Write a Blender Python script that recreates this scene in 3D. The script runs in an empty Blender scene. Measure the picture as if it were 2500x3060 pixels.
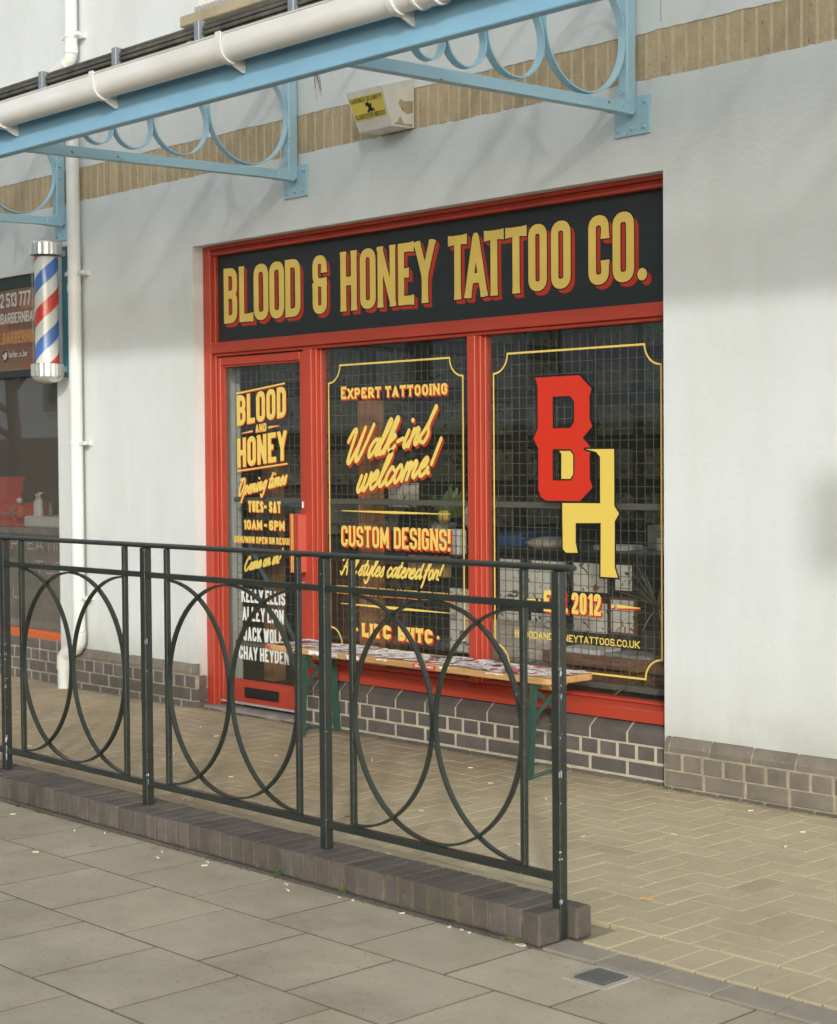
import bpy, bmesh, math, random
from mathutils import Vector, Matrix
from mathutils.geometry import delaunay_2d_cdt
R = math.radians
rnd = random.Random(7)
sc = bpy.context.scene
COL = sc.collection

# ------------------------------------------------------------------ camera
cd = bpy.data.cameras.new('camera'); cam = bpy.data.objects.new('camera', cd); COL.objects.link(cam)
yaw, pitch, roll = 0.81107588, -0.03075526, -0.00752794
fw = Vector((-math.sin(yaw)*math.cos(pitch), math.cos(yaw)*math.cos(pitch), math.sin(pitch)))
r0 = Vector((math.cos(yaw), math.sin(yaw), 0)); u0 = r0.cross(fw)
rt = r0*math.cos(roll)+u0*math.sin(roll); up = -r0*math.sin(roll)+u0*math.cos(roll)
m = Matrix((rt, up, -fw)).transposed().to_4x4(); m.translation = Vector((4.783, -6.0737, 1.5053))
cam.matrix_world = m
cd.sensor_fit = 'HORIZONTAL'; cd.sensor_width = 36; cd.lens = 5059.53*36/2500
cd.clip_start = 0.1; cd.clip_end = 400
cd.dof.use_dof = True; cd.dof.focus_distance = 7.6; cd.dof.aperture_fstop = 5.6
sc.camera = cam

# ------------------------------------------------------------------ light
SUN_EL, SUN_AZ = 18.0, 135.0      # azimuth clockwise from +Y
w = bpy.data.worlds.new('World'); sc.world = w; w.use_nodes = True
nt = w.node_tree; nt.nodes.clear()
sky = nt.nodes.new('ShaderNodeTexSky'); sky.sky_type = 'NISHITA'; sky.sun_disc = False
sky.sun_elevation = R(SUN_EL); sky.sun_rotation = R(SUN_AZ); sky.air_density = 1.0; sky.dust_density = 1.3; sky.ozone_density = 1.0
hs = nt.nodes.new('ShaderNodeHueSaturation'); hs.inputs['Saturation'].default_value = 0.6
bgn = nt.nodes.new('ShaderNodeBackground'); bgn.inputs['Strength'].default_value = 0.15
wo = nt.nodes.new('ShaderNodeOutputWorld')
nt.links.new(sky.outputs[0], hs.inputs['Color']); nt.links.new(hs.outputs[0], bgn.inputs[0]); nt.links.new(bgn.outputs[0], wo.inputs[0])
sl = bpy.data.lights.new('sun', 'SUN'); sun = bpy.data.objects.new('sun', sl); COL.objects.link(sun)
sl.energy = 1.15; sl.angle = R(2.6); sl.color = (1.0, 0.96, 0.90)
sd = Vector((math.sin(R(SUN_AZ))*math.cos(R(SUN_EL)), math.cos(R(SUN_AZ))*math.cos(R(SUN_EL)), math.sin(R(SUN_EL))))
sun.rotation_euler = sd.to_track_quat('Z', 'Y').to_euler(); sun.location = sd*30
sc.view_settings.view_transform = 'Standard'; sc.view_settings.look = 'None'
sc.view_settings.exposure = 0.54; sc.view_settings.gamma = 1.0; sc.view_settings.use_curve_mapping = False
sc.render.engine = 'CYCLES'
try:
    sc.cycles.max_bounces = 8; sc.cycles.transparent_max_bounces = 24
except Exception: pass

# ------------------------------------------------------------------ materials
def mat(name, col, rough=0.6, col2=None, nscale=6.0, bump=0.0, bscale=60.0, metal=0.0, orand=0.0, spec=0.5,
        speck=None, stretch=None, coord='Object', mix_lo=0.35, mix_hi=0.65, speck_scale=90, speck_th=0.70,
        stain=None, stain_scale=.9, stain_lo=.42, stain_hi=.62, stain_st=None, spots=None, spot_scale=5.0, spot_r=.10, xdirt=None, zdirt=None):
    M = bpy.data.materials.new(name); M.use_nodes = True
    t = M.node_tree; b = t.nodes['Principled BSDF']
    b.inputs['Roughness'].default_value = rough; b.inputs['Metallic'].default_value = metal
    b.inputs['Specular IOR Level'].default_value = spec
    tc = t.nodes.new('ShaderNodeTexCoord'); src = tc.outputs['Object']
    if coord == 'World':
        g = t.nodes.new('ShaderNodeNewGeometry'); src = g.outputs['Position']
    if orand > 0:
        oi = t.nodes.new('ShaderNodeObjectInfo'); ad = t.nodes.new('ShaderNodeVectorMath'); ad.operation = 'ADD'
        ml = t.nodes.new('ShaderNodeVectorMath'); ml.operation = 'SCALE'; ml.inputs['Scale'].default_value = 1.0
        cx = t.nodes.new('ShaderNodeCombineXYZ')
        mu = t.nodes.new('ShaderNodeMath'); mu.operation = 'MULTIPLY'; mu.inputs[1].default_value = 37.0
        t.links.new(oi.outputs['Random'], mu.inputs[0]); t.links.new(mu.outputs[0], cx.inputs[0]); t.links.new(mu.outputs[0], cx.inputs[2])
        t.links.new(src, ad.inputs[0]); t.links.new(cx.outputs[0], ad.inputs[1]); src = ad.outputs[0]
    if stretch:
        mp = t.nodes.new('ShaderNodeMapping'); mp.inputs['Scale'].default_value = stretch
        t.links.new(src, mp.inputs[0]); src = mp.outputs[0]
    out = None
    rgb = t.nodes.new('ShaderNodeRGB'); rgb.outputs[0].default_value = (*col, 1); out = rgb.outputs[0]
    if col2:
        n = t.nodes.new('ShaderNodeTexNoise'); n.inputs['Scale'].default_value = nscale; n.inputs['Detail'].default_value = 6
        n.inputs['Roughness'].default_value = 0.62
        mr = t.nodes.new('ShaderNodeMapRange'); mr.inputs[1].default_value = mix_lo; mr.inputs[2].default_value = mix_hi
        mx = t.nodes.new('ShaderNodeMix'); mx.data_type = 'RGBA'
        mx.inputs[7].default_value = (*col2, 1)
        t.links.new(src, n.inputs['Vector']); t.links.new(n.outputs[0], mr.inputs[0]); t.links.new(mr.outputs[0], mx.inputs[0])
        t.links.new(out, mx.inputs[6]); out = mx.outputs[2]
    if speck:
        n = t.nodes.new('ShaderNodeTexNoise'); n.inputs['Scale'].default_value = speck_scale; n.inputs['Detail'].default_value = 3
        mr = t.nodes.new('ShaderNodeMapRange'); mr.inputs[1].default_value = speck_th; mr.inputs[2].default_value = speck_th+0.04
        mx = t.nodes.new('ShaderNodeMix'); mx.data_type = 'RGBA'; mx.inputs[7].default_value = (*speck, 1)
        t.links.new(src, n.inputs['Vector']); t.links.new(n.outputs[0], mr.inputs[0]); t.links.new(mr.outputs[0], mx.inputs[0])
        t.links.new(out, mx.inputs[6]); out = mx.outputs[2]
    if stain or spots or xdirt or zdirt:
        gw = t.nodes.new('ShaderNodeNewGeometry'); wp = gw.outputs['Position']
    if stain:
        sp_ = wp
        if stain_st:
            mp = t.nodes.new('ShaderNodeMapping'); mp.inputs['Scale'].default_value = stain_st; t.links.new(wp, mp.inputs[0]); sp_ = mp.outputs[0]
        n = t.nodes.new('ShaderNodeTexNoise'); n.inputs['Scale'].default_value = stain_scale; n.inputs['Detail'].default_value = 8; n.inputs['Roughness'].default_value = .7
        mr = t.nodes.new('ShaderNodeMapRange'); mr.inputs[1].default_value = stain_lo; mr.inputs[2].default_value = stain_hi
        mx = t.nodes.new('ShaderNodeMix'); mx.data_type = 'RGBA'; mx.blend_type = 'MULTIPLY'; mx.inputs[7].default_value = (*stain, 1)
        t.links.new(sp_, n.inputs['Vector']); t.links.new(n.outputs[0], mr.inputs[0]); t.links.new(mr.outputs[0], mx.inputs[0]); t.links.new(out, mx.inputs[6]); out = mx.outputs[2]
    for dirt_, ax_ in ((xdirt, 0), (zdirt, 2)):
        if not dirt_: continue
        c_, a_, b_ = dirt_      # colour factor, coordinate with full dirt, coordinate with none
        sx_ = t.nodes.new('ShaderNodeSeparateXYZ'); t.links.new(wp, sx_.inputs[0])
        n = t.nodes.new('ShaderNodeTexNoise'); n.inputs['Scale'].default_value = 2.2 if ax_ == 0 else 5.0; n.inputs['Detail'].default_value = 7
        t.links.new(wp, n.inputs['Vector'])
        mr = t.nodes.new('ShaderNodeMapRange'); mr.inputs[1].default_value = a_; mr.inputs[2].default_value = b_; mr.inputs[3].default_value = 1; mr.inputs[4].default_value = 0
        t.links.new(sx_.outputs[ax_], mr.inputs[0])
        m1 = t.nodes.new('ShaderNodeMath'); m1.operation = 'MULTIPLY_ADD'; m1.inputs[1].default_value = 1.6; m1.inputs[2].default_value = -.8
        t.links.new(n.outputs[0], m1.inputs[0])
        m2 = t.nodes.new('ShaderNodeMath'); m2.operation = 'ADD'; t.links.new(mr.outputs[0], m2.inputs[0]); t.links.new(m1.outputs[0], m2.inputs[1])
        m3 = t.nodes.new('ShaderNodeMath'); m3.operation = 'MULTIPLY'; m3.use_clamp = True; t.links.new(m2.outputs[0], m3.inputs[0]); t.links.new(mr.outputs[0], m3.inputs[1])
        mx = t.nodes.new('ShaderNodeMix'); mx.data_type = 'RGBA'; mx.blend_type = 'MULTIPLY'; mx.inputs[7].default_value = (*c_, 1)
        t.links.new(m3.outputs[0], mx.inputs[0]); t.links.new(out, mx.inputs[6]); out = mx.outputs[2]
    if spots:
        v_ = t.nodes.new('ShaderNodeTexVoronoi'); v_.inputs['Scale'].default_value = spot_scale; t.links.new(wp, v_.inputs['Vector'])
        sc_ = t.nodes.new('ShaderNodeSeparateColor'); t.links.new(v_.outputs['Color'], sc_.inputs[0])
        m1 = t.nodes.new('ShaderNodeMath'); m1.operation = 'MULTIPLY'; m1.inputs[1].default_value = spot_r; t.links.new(sc_.outputs[0], m1.inputs[0])
        m2 = t.nodes.new('ShaderNodeMath'); m2.operation = 'LESS_THAN'; t.links.new(v_.outputs['Distance'], m2.inputs[0]); t.links.new(m1.outputs[0], m2.inputs[1])
        m3 = t.nodes.new('ShaderNodeMath'); m3.operation = 'MULTIPLY'; m3.inputs[1].default_value = .6; t.links.new(m2.outputs[0], m3.inputs[0])
        m4 = t.nodes.new('ShaderNodeMath'); m4.operation = 'GREATER_THAN'; m4.inputs[1].default_value = .45; t.links.new(sc_.outputs[1], m4.inputs[0])
        m5 = t.nodes.new('ShaderNodeMath'); m5.operation = 'MULTIPLY'; t.links.new(m3.outputs[0], m5.inputs[0]); t.links.new(m4.outputs[0], m5.inputs[1])
        mx = t.nodes.new('ShaderNodeMix'); mx.data_type = 'RGBA'; mx.inputs[7].default_value = (*spots, 1)
        t.links.new(m5.outputs[0], mx.inputs[0]); t.links.new(out, mx.inputs[6]); out = mx.outputs[2]
    if orand > 0:
        hv = t.nodes.new('ShaderNodeHueSaturation'); mr = t.nodes.new('ShaderNodeMapRange')
        mr.inputs[3].default_value = 1-orand; mr.inputs[4].default_value = 1+orand
        t.links.new(oi.outputs['Random'], mr.inputs[0]); t.links.new(mr.outputs[0], hv.inputs['Value'])
        t.links.new(out, hv.inputs['Color']); out = hv.outputs[0]
    t.links.new(out, b.inputs['Base Color'])
    if bump > 0:
        n = t.nodes.new('ShaderNodeTexNoise'); n.inputs['Scale'].default_value = bscale; n.inputs['Detail'].default_value = 5
        bp = t.nodes.new('ShaderNodeBump'); bp.inputs['Strength'].default_value = bump; bp.inputs['Distance'].default_value = 0.01
        t.links.new(src, n.inputs['Vector']); t.links.new(n.outputs[0], bp.inputs['Height']); t.links.new(bp.outputs[0], b.inputs['Normal'])
    return M

def glass_mat(name, tint=0.92, k=1.0, veil=None, veil_amt=0.0):
    M = bpy.data.materials.new(name); M.use_nodes = True; t = M.node_tree; t.nodes.clear()
    o = t.nodes.new('ShaderNodeOutputMaterial'); g = t.nodes.new('ShaderNodeNewGeometry')
    dt = t.nodes.new('ShaderNodeVectorMath'); dt.operation = 'DOT_PRODUCT'
    t.links.new(g.outputs['Incoming'], dt.inputs[0]); t.links.new(g.outputs['Normal'], dt.inputs[1])
    ab = t.nodes.new('ShaderNodeMath'); ab.operation = 'ABSOLUTE'; t.links.new(dt.outputs['Value'], ab.inputs[0])
    s1 = t.nodes.new('ShaderNodeMath'); s1.operation = 'SUBTRACT'; s1.inputs[0].default_value = 1; t.links.new(ab.outputs[0], s1.inputs[1])
    pw = t.nodes.new('ShaderNodeMath'); pw.operation = 'POWER'; pw.inputs[1].default_value = 5; t.links.new(s1.outputs[0], pw.inputs[0])
    ma = t.nodes.new('ShaderNodeMath'); ma.operation = 'MULTIPLY_ADD'; ma.inputs[1].default_value = 0.95*k; ma.inputs[2].default_value = 0.05*k
    t.links.new(pw.outputs[0], ma.inputs[0])
    tr = t.nodes.new('ShaderNodeBsdfTransparent'); tr.inputs[0].default_value = (tint, tint*1.005, tint*0.99, 1)
    gl = t.nodes.new('ShaderNodeBsdfGlossy'); gl.inputs['Roughness'].default_value = 0.0
    mx = t.nodes.new('ShaderNodeMixShader')
    base = tr.outputs[0]
    if veil:
        df = t.nodes.new('ShaderNodeBsdfDiffuse'); df.inputs[0].default_value = (*veil, 1)
        m2 = t.nodes.new('ShaderNodeMixShader'); m2.inputs[0].default_value = veil_amt
        t.links.new(tr.outputs[0], m2.inputs[1]); t.links.new(df.outputs[0], m2.inputs[2]); base = m2.outputs[0]
    t.links.new(ma.outputs[0], mx.inputs[0]); t.links.new(base, mx.inputs[1]); t.links.new(gl.outputs[0], mx.inputs[2])
    t.links.new(mx.outputs[0], o.inputs[0])
    return M

def emis(name, col, s):
    M = bpy.data.materials.new(name); M.use_nodes = True; b = M.node_tree.nodes['Principled BSDF']
    b.inputs['Emission Color'].default_value = (*col, 1); b.inputs['Emission Strength'].default_value = s
    return M

def print_mat(name, base, cols, scale=14.0, rough=0.6, th=0.55, orand=True):
    """paper with printed blotches (flat print)"""
    M = bpy.data.materials.new(name); M.use_nodes = True; t = M.node_tree; b = t.nodes['Principled BSDF']
    b.inputs['Roughness'].default_value = rough
    tc = t.nodes.new('ShaderNodeTexCoord'); src = tc.outputs['Object']
    oi = t.nodes.new('ShaderNodeObjectInfo'); mu = t.nodes.new('ShaderNodeMath'); mu.operation = 'MULTIPLY'; mu.inputs[1].default_value = 53.0
    t.links.new(oi.outputs['Random'], mu.inputs[0])
    cx = t.nodes.new('ShaderNodeCombineXYZ'); t.links.new(mu.outputs[0], cx.inputs[0]); t.links.new(mu.outputs[0], cx.inputs[1])
    ad = t.nodes.new('ShaderNodeVectorMath'); ad.operation = 'ADD'; t.links.new(src, ad.inputs[0]); t.links.new(cx.outputs[0], ad.inputs[1]); src = ad.outputs[0]
    rgb = t.nodes.new('ShaderNodeRGB'); rgb.outputs[0].default_value = (*base, 1); out = rgb.outputs[0]
    for i, c in enumerate(cols):
        n = t.nodes.new('ShaderNodeTexNoise'); n.inputs['Scale'].default_value = scale*(1+0.35*i); n.inputs['Detail'].default_value = 3
        n.inputs['Distortion'].default_value = 1.5
        of = t.nodes.new('ShaderNodeVectorMath'); of.operation = 'ADD'; of.inputs[1].default_value = (i*5.3, i*3.1, i*7.7)
        t.links.new(src, of.inputs[0]); t.links.new(of.outputs[0], n.inputs['Vector'])
        mr = t.nodes.new('ShaderNodeMapRange'); mr.inputs[1].default_value = th; mr.inputs[2].default_value = th+0.03
        mx = t.nodes.new('ShaderNodeMix'); mx.data_type = 'RGBA'; mx.inputs[7].default_value = (*c, 1)
        t.links.new(n.outputs[0], mr.inputs[0]); t.links.new(mr.outputs[0], mx.inputs[0]); t.links.new(out, mx.inputs[6]); out = mx.outputs[2]
    t.links.new(out, b.inputs['Base Color'])
    return M

M = {}
M['render'] = mat('render_white', (.69,.735,.745), .85, (.645,.69,.695), 1.1, .18, 42, coord='World', stain=(.93,.93,.91), stain_scale=.8, stain_st=(2.5,1,.8), zdirt=((.80,.78,.72),.27,.62))
M['soldier'] = mat('buff_soldier_brick', (.50,.405,.26), .9, (.41,.325,.205), 9, .8, 40, orand=.10, stretch=(1.4,1,.6), speck=(.20,.15,.10), speck_scale=46, speck_th=.66)
M['soldier_mortar'] = mat('buff_mortar', (.62,.525,.355), .9, (.52,.44,.29), 20, .4, 90)
M['engbrick'] = mat('engineering_brick', (.138,.124,.110), .6, (.102,.094,.088), 12, .15, 80, orand=.16, speck=(.17,.155,.14), speck_scale=60, speck_th=.68)
M['engcap'] = mat('engineering_cap_brick', (.092,.085,.080), .5, (.125,.112,.10), 7, .15, 60, orand=.10)
M['pierbrick'] = mat('dusty_brick', (.215,.192,.148), .75, (.145,.13,.105), 7, .25, 60, orand=.13, speck=(.30,.27,.21), speck_scale=40, speck_th=.69)
M['mortar'] = mat('cream_mortar', (.56,.51,.385), .9, (.46,.41,.31), 25, .4, 90)
M['mortar_dk'] = mat('grey_mortar', (.44,.39,.27), .9, (.30,.27,.20), 25, .4, 90)
M['red'] = mat('red_gloss_paint', (.44,.055,.028), .42, (.39,.050,.026), 2.2, .04, 20, coord='World', speck=(.36,.048,.026), speck_scale=30, speck_th=.72)
M['red_sunlit'] = mat('red_sunlit_paint', (.56,.11,.075), .4)  # sunlit tone of the red paint, put into the colour
M['orange'] = mat('orange_paint', (.55,.12,.03), .45)
M['board'] = mat('signboard_black', (.016,.022,.023), .42, (.022,.029,.030), 5, .08, 120, stretch=(.3,1,3))
M['black'] = mat('outline_black', (.008,.009,.009), .5)
M['yellow'] = mat('gold_vinyl', (.80,.61,.14), .45, (.76,.575,.13), 3, 0)
M['yellow_lite'] = mat('yellow_vinyl', (.74,.57,.115), .35)
M['redink'] = mat('red_vinyl', (.52,.035,.012), .4)
M['red_logo'] = mat('red_logo_vinyl', (.60,.035,.015), .3)
M['whiteink'] = mat('white_vinyl', (.74,.76,.72), .5)
M['blue'] = mat('pale_blue_steel_paint', (.33,.56,.68), .5, (.38,.59,.68), 2.5, .06, 40, coord='World', speck=(.26,.14,.06), speck_scale=26, speck_th=.70)
M['bluebeam'] = mat('blue_beam_paint', (.25,.49,.68), .5, (.22,.44,.62), 2.0, .03, 40, coord='World')
M['gutter'] = mat('white_plastic', (.80,.82,.82), .38, (.74,.76,.755), 3, .0, coord='World', stretch=(.4,1,1), stain=(.86,.85,.80), stain_scale=2.5, stain_st=(.3,1,1))
M['pipe'] = mat('cream_pipe_plastic', (.76,.785,.76), .45, (.71,.73,.69), 2, 0, coord='World')
M['alu'] = mat('aluminium', (.20,.25,.31), .5, (.28,.30,.30), 20, metal=.2)
M['rib'] = mat('black_glazing_trim', (.045,.045,.04), .7, (.12,.115,.09), 9, .3, 50, coord='World', speck=(.42,.42,.30), speck_scale=24, speck_th=.70)
M['lead'] = mat('lead_flashing', (.36,.36,.34), .7, (.24,.24,.22), 5, .3, 30, coord='World')
M['rail'] = mat('black_green_gloss_paint', (.018,.025,.022), .36, (.030,.036,.029), 6, .25, 45, coord='World', speck=(.45,.48,.50), speck_scale=46, speck_th=.755)
M['slab'] = mat('concrete_slab', (.51,.445,.320), .9, (.44,.385,.275), 3.2, .35, 130, orand=.075, speck=(.33,.295,.215), speck_scale=75, speck_th=.64, stain=(.80,.79,.76), stain_scale=1.7, spots=(.26,.24,.19), spot_scale=4.5, spot_r=.09)
M['slab_joint'] = mat('slab_joint', (.125,.108,.07), .95, (.07,.07,.04), 8, .5, 60, coord='World')
M['paver'] = mat('buff_clay_paver', (.50,.435,.285), .85, (.45,.39,.255), 2.6, .35, 90, orand=.03, xdirt=((.80,.74,.70),-1.2,1.3), stain=(.91,.89,.86), stain_scale=2.3, spots=(.30,.25,.18), spot_scale=5, spot_r=.08, speck=(.24,.20,.14), speck_scale=60, speck_th=.69)
M['paver_dirty'] = mat('dirty_clay_paver', (.46,.395,.26), .85, (.41,.35,.23), 2.6, .35, 90, orand=.09, xdirt=((.82,.76,.72),-1.2,1.3), speck=(.18,.15,.11), speck_scale=60, speck_th=.69)
M['paver_joint'] = mat('sand_joint', (.42,.375,.28), .95, (.25,.21,.15), 1.1, .4, 60, coord='World', mix_lo=.42, mix_hi=.58)
M['strip'] = mat('grey_edging_paver', (.33,.29,.225), .85, (.27,.24,.19), 6, .3, 90, orand=.07)
M['kerb'] = mat('kerb_brick', (.088,.080,.073), .75, (.138,.114,.094), 7, .35, 60, orand=.20, stain=(.72,.74,.62), stain_scale=6, stain_lo=.5, stain_hi=.7, speck=(.21,.19,.15), speck_scale=55, speck_th=.68)
M['kerb_mortar'] = mat('mossy_mortar', (.17,.155,.085), .95, (.085,.095,.035), 14, .5, 60, coord='World')
M['asphalt'] = mat('asphalt', (.05,.05,.05), .9, (.065,.063,.06), 4, .3, 60)
M['wood'] = mat('varnished_pine', (.60,.36,.15), .4, (.46,.26,.095), 5, .05, 20, stretch=(.5,6,6))
M['wood_dk'] = mat('brown_wood', (.22,.10,.045), .5, (.15,.065,.03), 5, .05, 20, stretch=(.5,6,6))
M['post_wood'] = mat('orange_wood_post', (.56,.29,.13), .5, (.46,.22,.10), 5, 0, stretch=(6,6,.5))
M['green'] = mat('green_steel_paint', (.030,.085,.065), .45, (.04,.10,.075), 6, 0)
M['wire'] = mat('galvanised_wire', (.115,.115,.10), .6)
M['meshbar'] = mat('grille_bar', (.16,.165,.15), .5, metal=.2)
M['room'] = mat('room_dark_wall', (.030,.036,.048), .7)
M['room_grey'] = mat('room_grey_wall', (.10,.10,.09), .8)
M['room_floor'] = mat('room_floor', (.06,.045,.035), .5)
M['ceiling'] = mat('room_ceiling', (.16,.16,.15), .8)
M['frameblk'] = mat('black_picture_frame', (.02,.022,.022), .4)
M['art1'] = print_mat('flash_print', (.80,.79,.72), [(.10,.12,.09),(.42,.12,.06),(.12,.20,.16)], 11, th=.635)
M['art2'] = print_mat('dark_flash_print', (.34,.33,.28), [(.10,.10,.09),(.20,.09,.07)], 9, th=.60)
M['white'] = mat('matt_white', (.75,.75,.72), .5)
M['grey'] = mat('grey_plastic', (.38,.38,.37), .5)
M['cushion'] = mat('linen_cushion', (.50,.45,.40), .9, (.42,.37,.33), 12, .2, 80)
M['fur'] = mat('grey_blanket', (.30,.30,.29), .95, (.10,.10,.10), 30, .6, 60)
M['card'] = mat('cardboard', (.52,.32,.15), .8)
M['leaf'] = mat('leaf_green', (.07,.16,.035), .45, (.18,.26,.06), 14, 0)
M['leaf_dk'] = mat('dark_leaf', (.12,.17,.09), .5, (.36,.34,.22), 9, 0)
M['weed'] = mat('weed_green', (.09,.16,.04), .6)
M['bark'] = mat('bark', (.07,.055,.045), .9, (.11,.09,.07), 8, .6, 30)
M['machine'] = mat('red_enamel', (.70,.05,.02), .3)
M['chrome'] = mat('chrome', (.82,.82,.78), .28, metal=.75)
M['teal'] = mat('teal_metal', (.02,.16,.24), .4)
M['butt'] = mat('cigarette_paper', (.70,.67,.58), .8, (.55,.38,.20), 40, 0)
M['litter'] = mat('pale_litter', (.62,.60,.56), .8)
M['iron'] = mat('cast_iron', (.13,.135,.125), .6, (.12,.12,.10), 12, .3, 60)
M['glass'] = glass_mat('window_glass', .93, 1.2, (.5,.52,.45), .010)  # thin dust film that also paints in haze for weak reflections
M['glass_dirty_hazed'] = glass_mat('barber_window_glass', .90, 2.4, (.50,.45,.40), .09)  # dust film strengthened as painted haze, for the missing bright reflection
M['clear'] = glass_mat('clear_acrylic', .97, .8, (.6,.6,.55), .02)
M['poly'] = None
M['brickprint'] = None
M['pole'] = None
M['cladding'] = mat('opposite_white_render', (.80,.79,.75), .85, (.74,.73,.69), .6, 0, coord='World')
M['oppbrick'] = mat('opposite_brown_brick', (.21,.155,.085), .9, (.15,.11,.07), 3, 0, coord='World')
M['darkglass'] = mat('dark_window', (.02,.025,.025), .1)
M['tube'] = emis('fluorescent_tube', (.80,1.0,.88), 7.0)

def poly_mat():
    P = bpy.data.materials.new('grimy_polycarbonate'); P.use_nodes = True; t = P.node_tree; t.nodes.clear()
    o = t.nodes.new('ShaderNodeOutputMaterial'); tr = t.nodes.new('ShaderNodeBsdfTransparent'); tr.inputs[0].default_value = (.97,.97,.96,1)
    df = t.nodes.new('ShaderNodeBsdfTranslucent'); df.inputs[0].default_value = (.94,.94,.92,1)
    d2 = t.nodes.new('ShaderNodeBsdfDiffuse'); d2.inputs[0].default_value = (.34,.34,.30,1)
    m1 = t.nodes.new('ShaderNodeMixShader'); m1.inputs[0].default_value = .05
    m2 = t.nodes.new('ShaderNodeMixShader'); m2.inputs[0].default_value = .48
    t.links.new(df.outputs[0], m1.inputs[1]); t.links.new(d2.outputs[0], m1.inputs[2])
    t.links.new(tr.outputs[0], m2.inputs[1]); t.links.new(m1.outputs[0], m2.inputs[2]); t.links.new(m2.outputs[0], o.inputs[0])
    return P
M['poly'] = poly_mat()

def pole_mat():
    P = bpy.data.materials.new('barber_stripes'); P.use_nodes = True; t = P.node_tree; b = t.nodes['Principled BSDF']
    b.inputs['Roughness'].default_value = .35
    tc = t.nodes.new('ShaderNodeTexCoord'); sx = t.nodes.new('ShaderNodeSeparateXYZ'); t.links.new(tc.outputs['Object'], sx.inputs[0])
    at = t.nodes.new('ShaderNodeMath'); at.operation = 'ARCTAN2'; t.links.new(sx.outputs[1], at.inputs[0]); t.links.new(sx.outputs[0], at.inputs[1])
    a1 = t.nodes.new('ShaderNodeMath'); a1.operation = 'MULTIPLY'; a1.inputs[1].default_value = -1/(2*math.pi); t.links.new(at.outputs[0], a1.inputs[0])
    z1 = t.nodes.new('ShaderNodeMath'); z1.operation = 'MULTIPLY_ADD'; z1.inputs[1].default_value = 1/.43; z1.inputs[2].default_value = POLE_PH; t.links.new(sx.outputs[2], z1.inputs[0])
    ad = t.nodes.new('ShaderNodeMath'); ad.operation = 'ADD'; t.links.new(a1.outputs[0], ad.inputs[0]); t.links.new(z1.outputs[0], ad.inputs[1])
    fr = t.nodes.new('ShaderNodeMath'); fr.operation = 'FRACT'; t.links.new(ad.outputs[0], fr.inputs[0])
    cr = t.nodes.new('ShaderNodeValToRGB'); cr.color_ramp.interpolation = 'CONSTANT'
    e = cr.color_ramp.elements; e[0].position = 0; e[0].color = (.66,.045,.025,1); e[1].position = .25; e[1].color = (.70,.74,.72,1)
    n = e.new(.5); n.color = (.05,.18,.56,1); n = e.new(.75); n.color = (.70,.74,.72,1)
    t.links.new(fr.outputs[0], cr.inputs[0]); t.links.new(cr.outputs[0], b.inputs['Base Color'])
    return P
POLE_PH = 0.0
M['pole'] = pole_mat()

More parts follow.
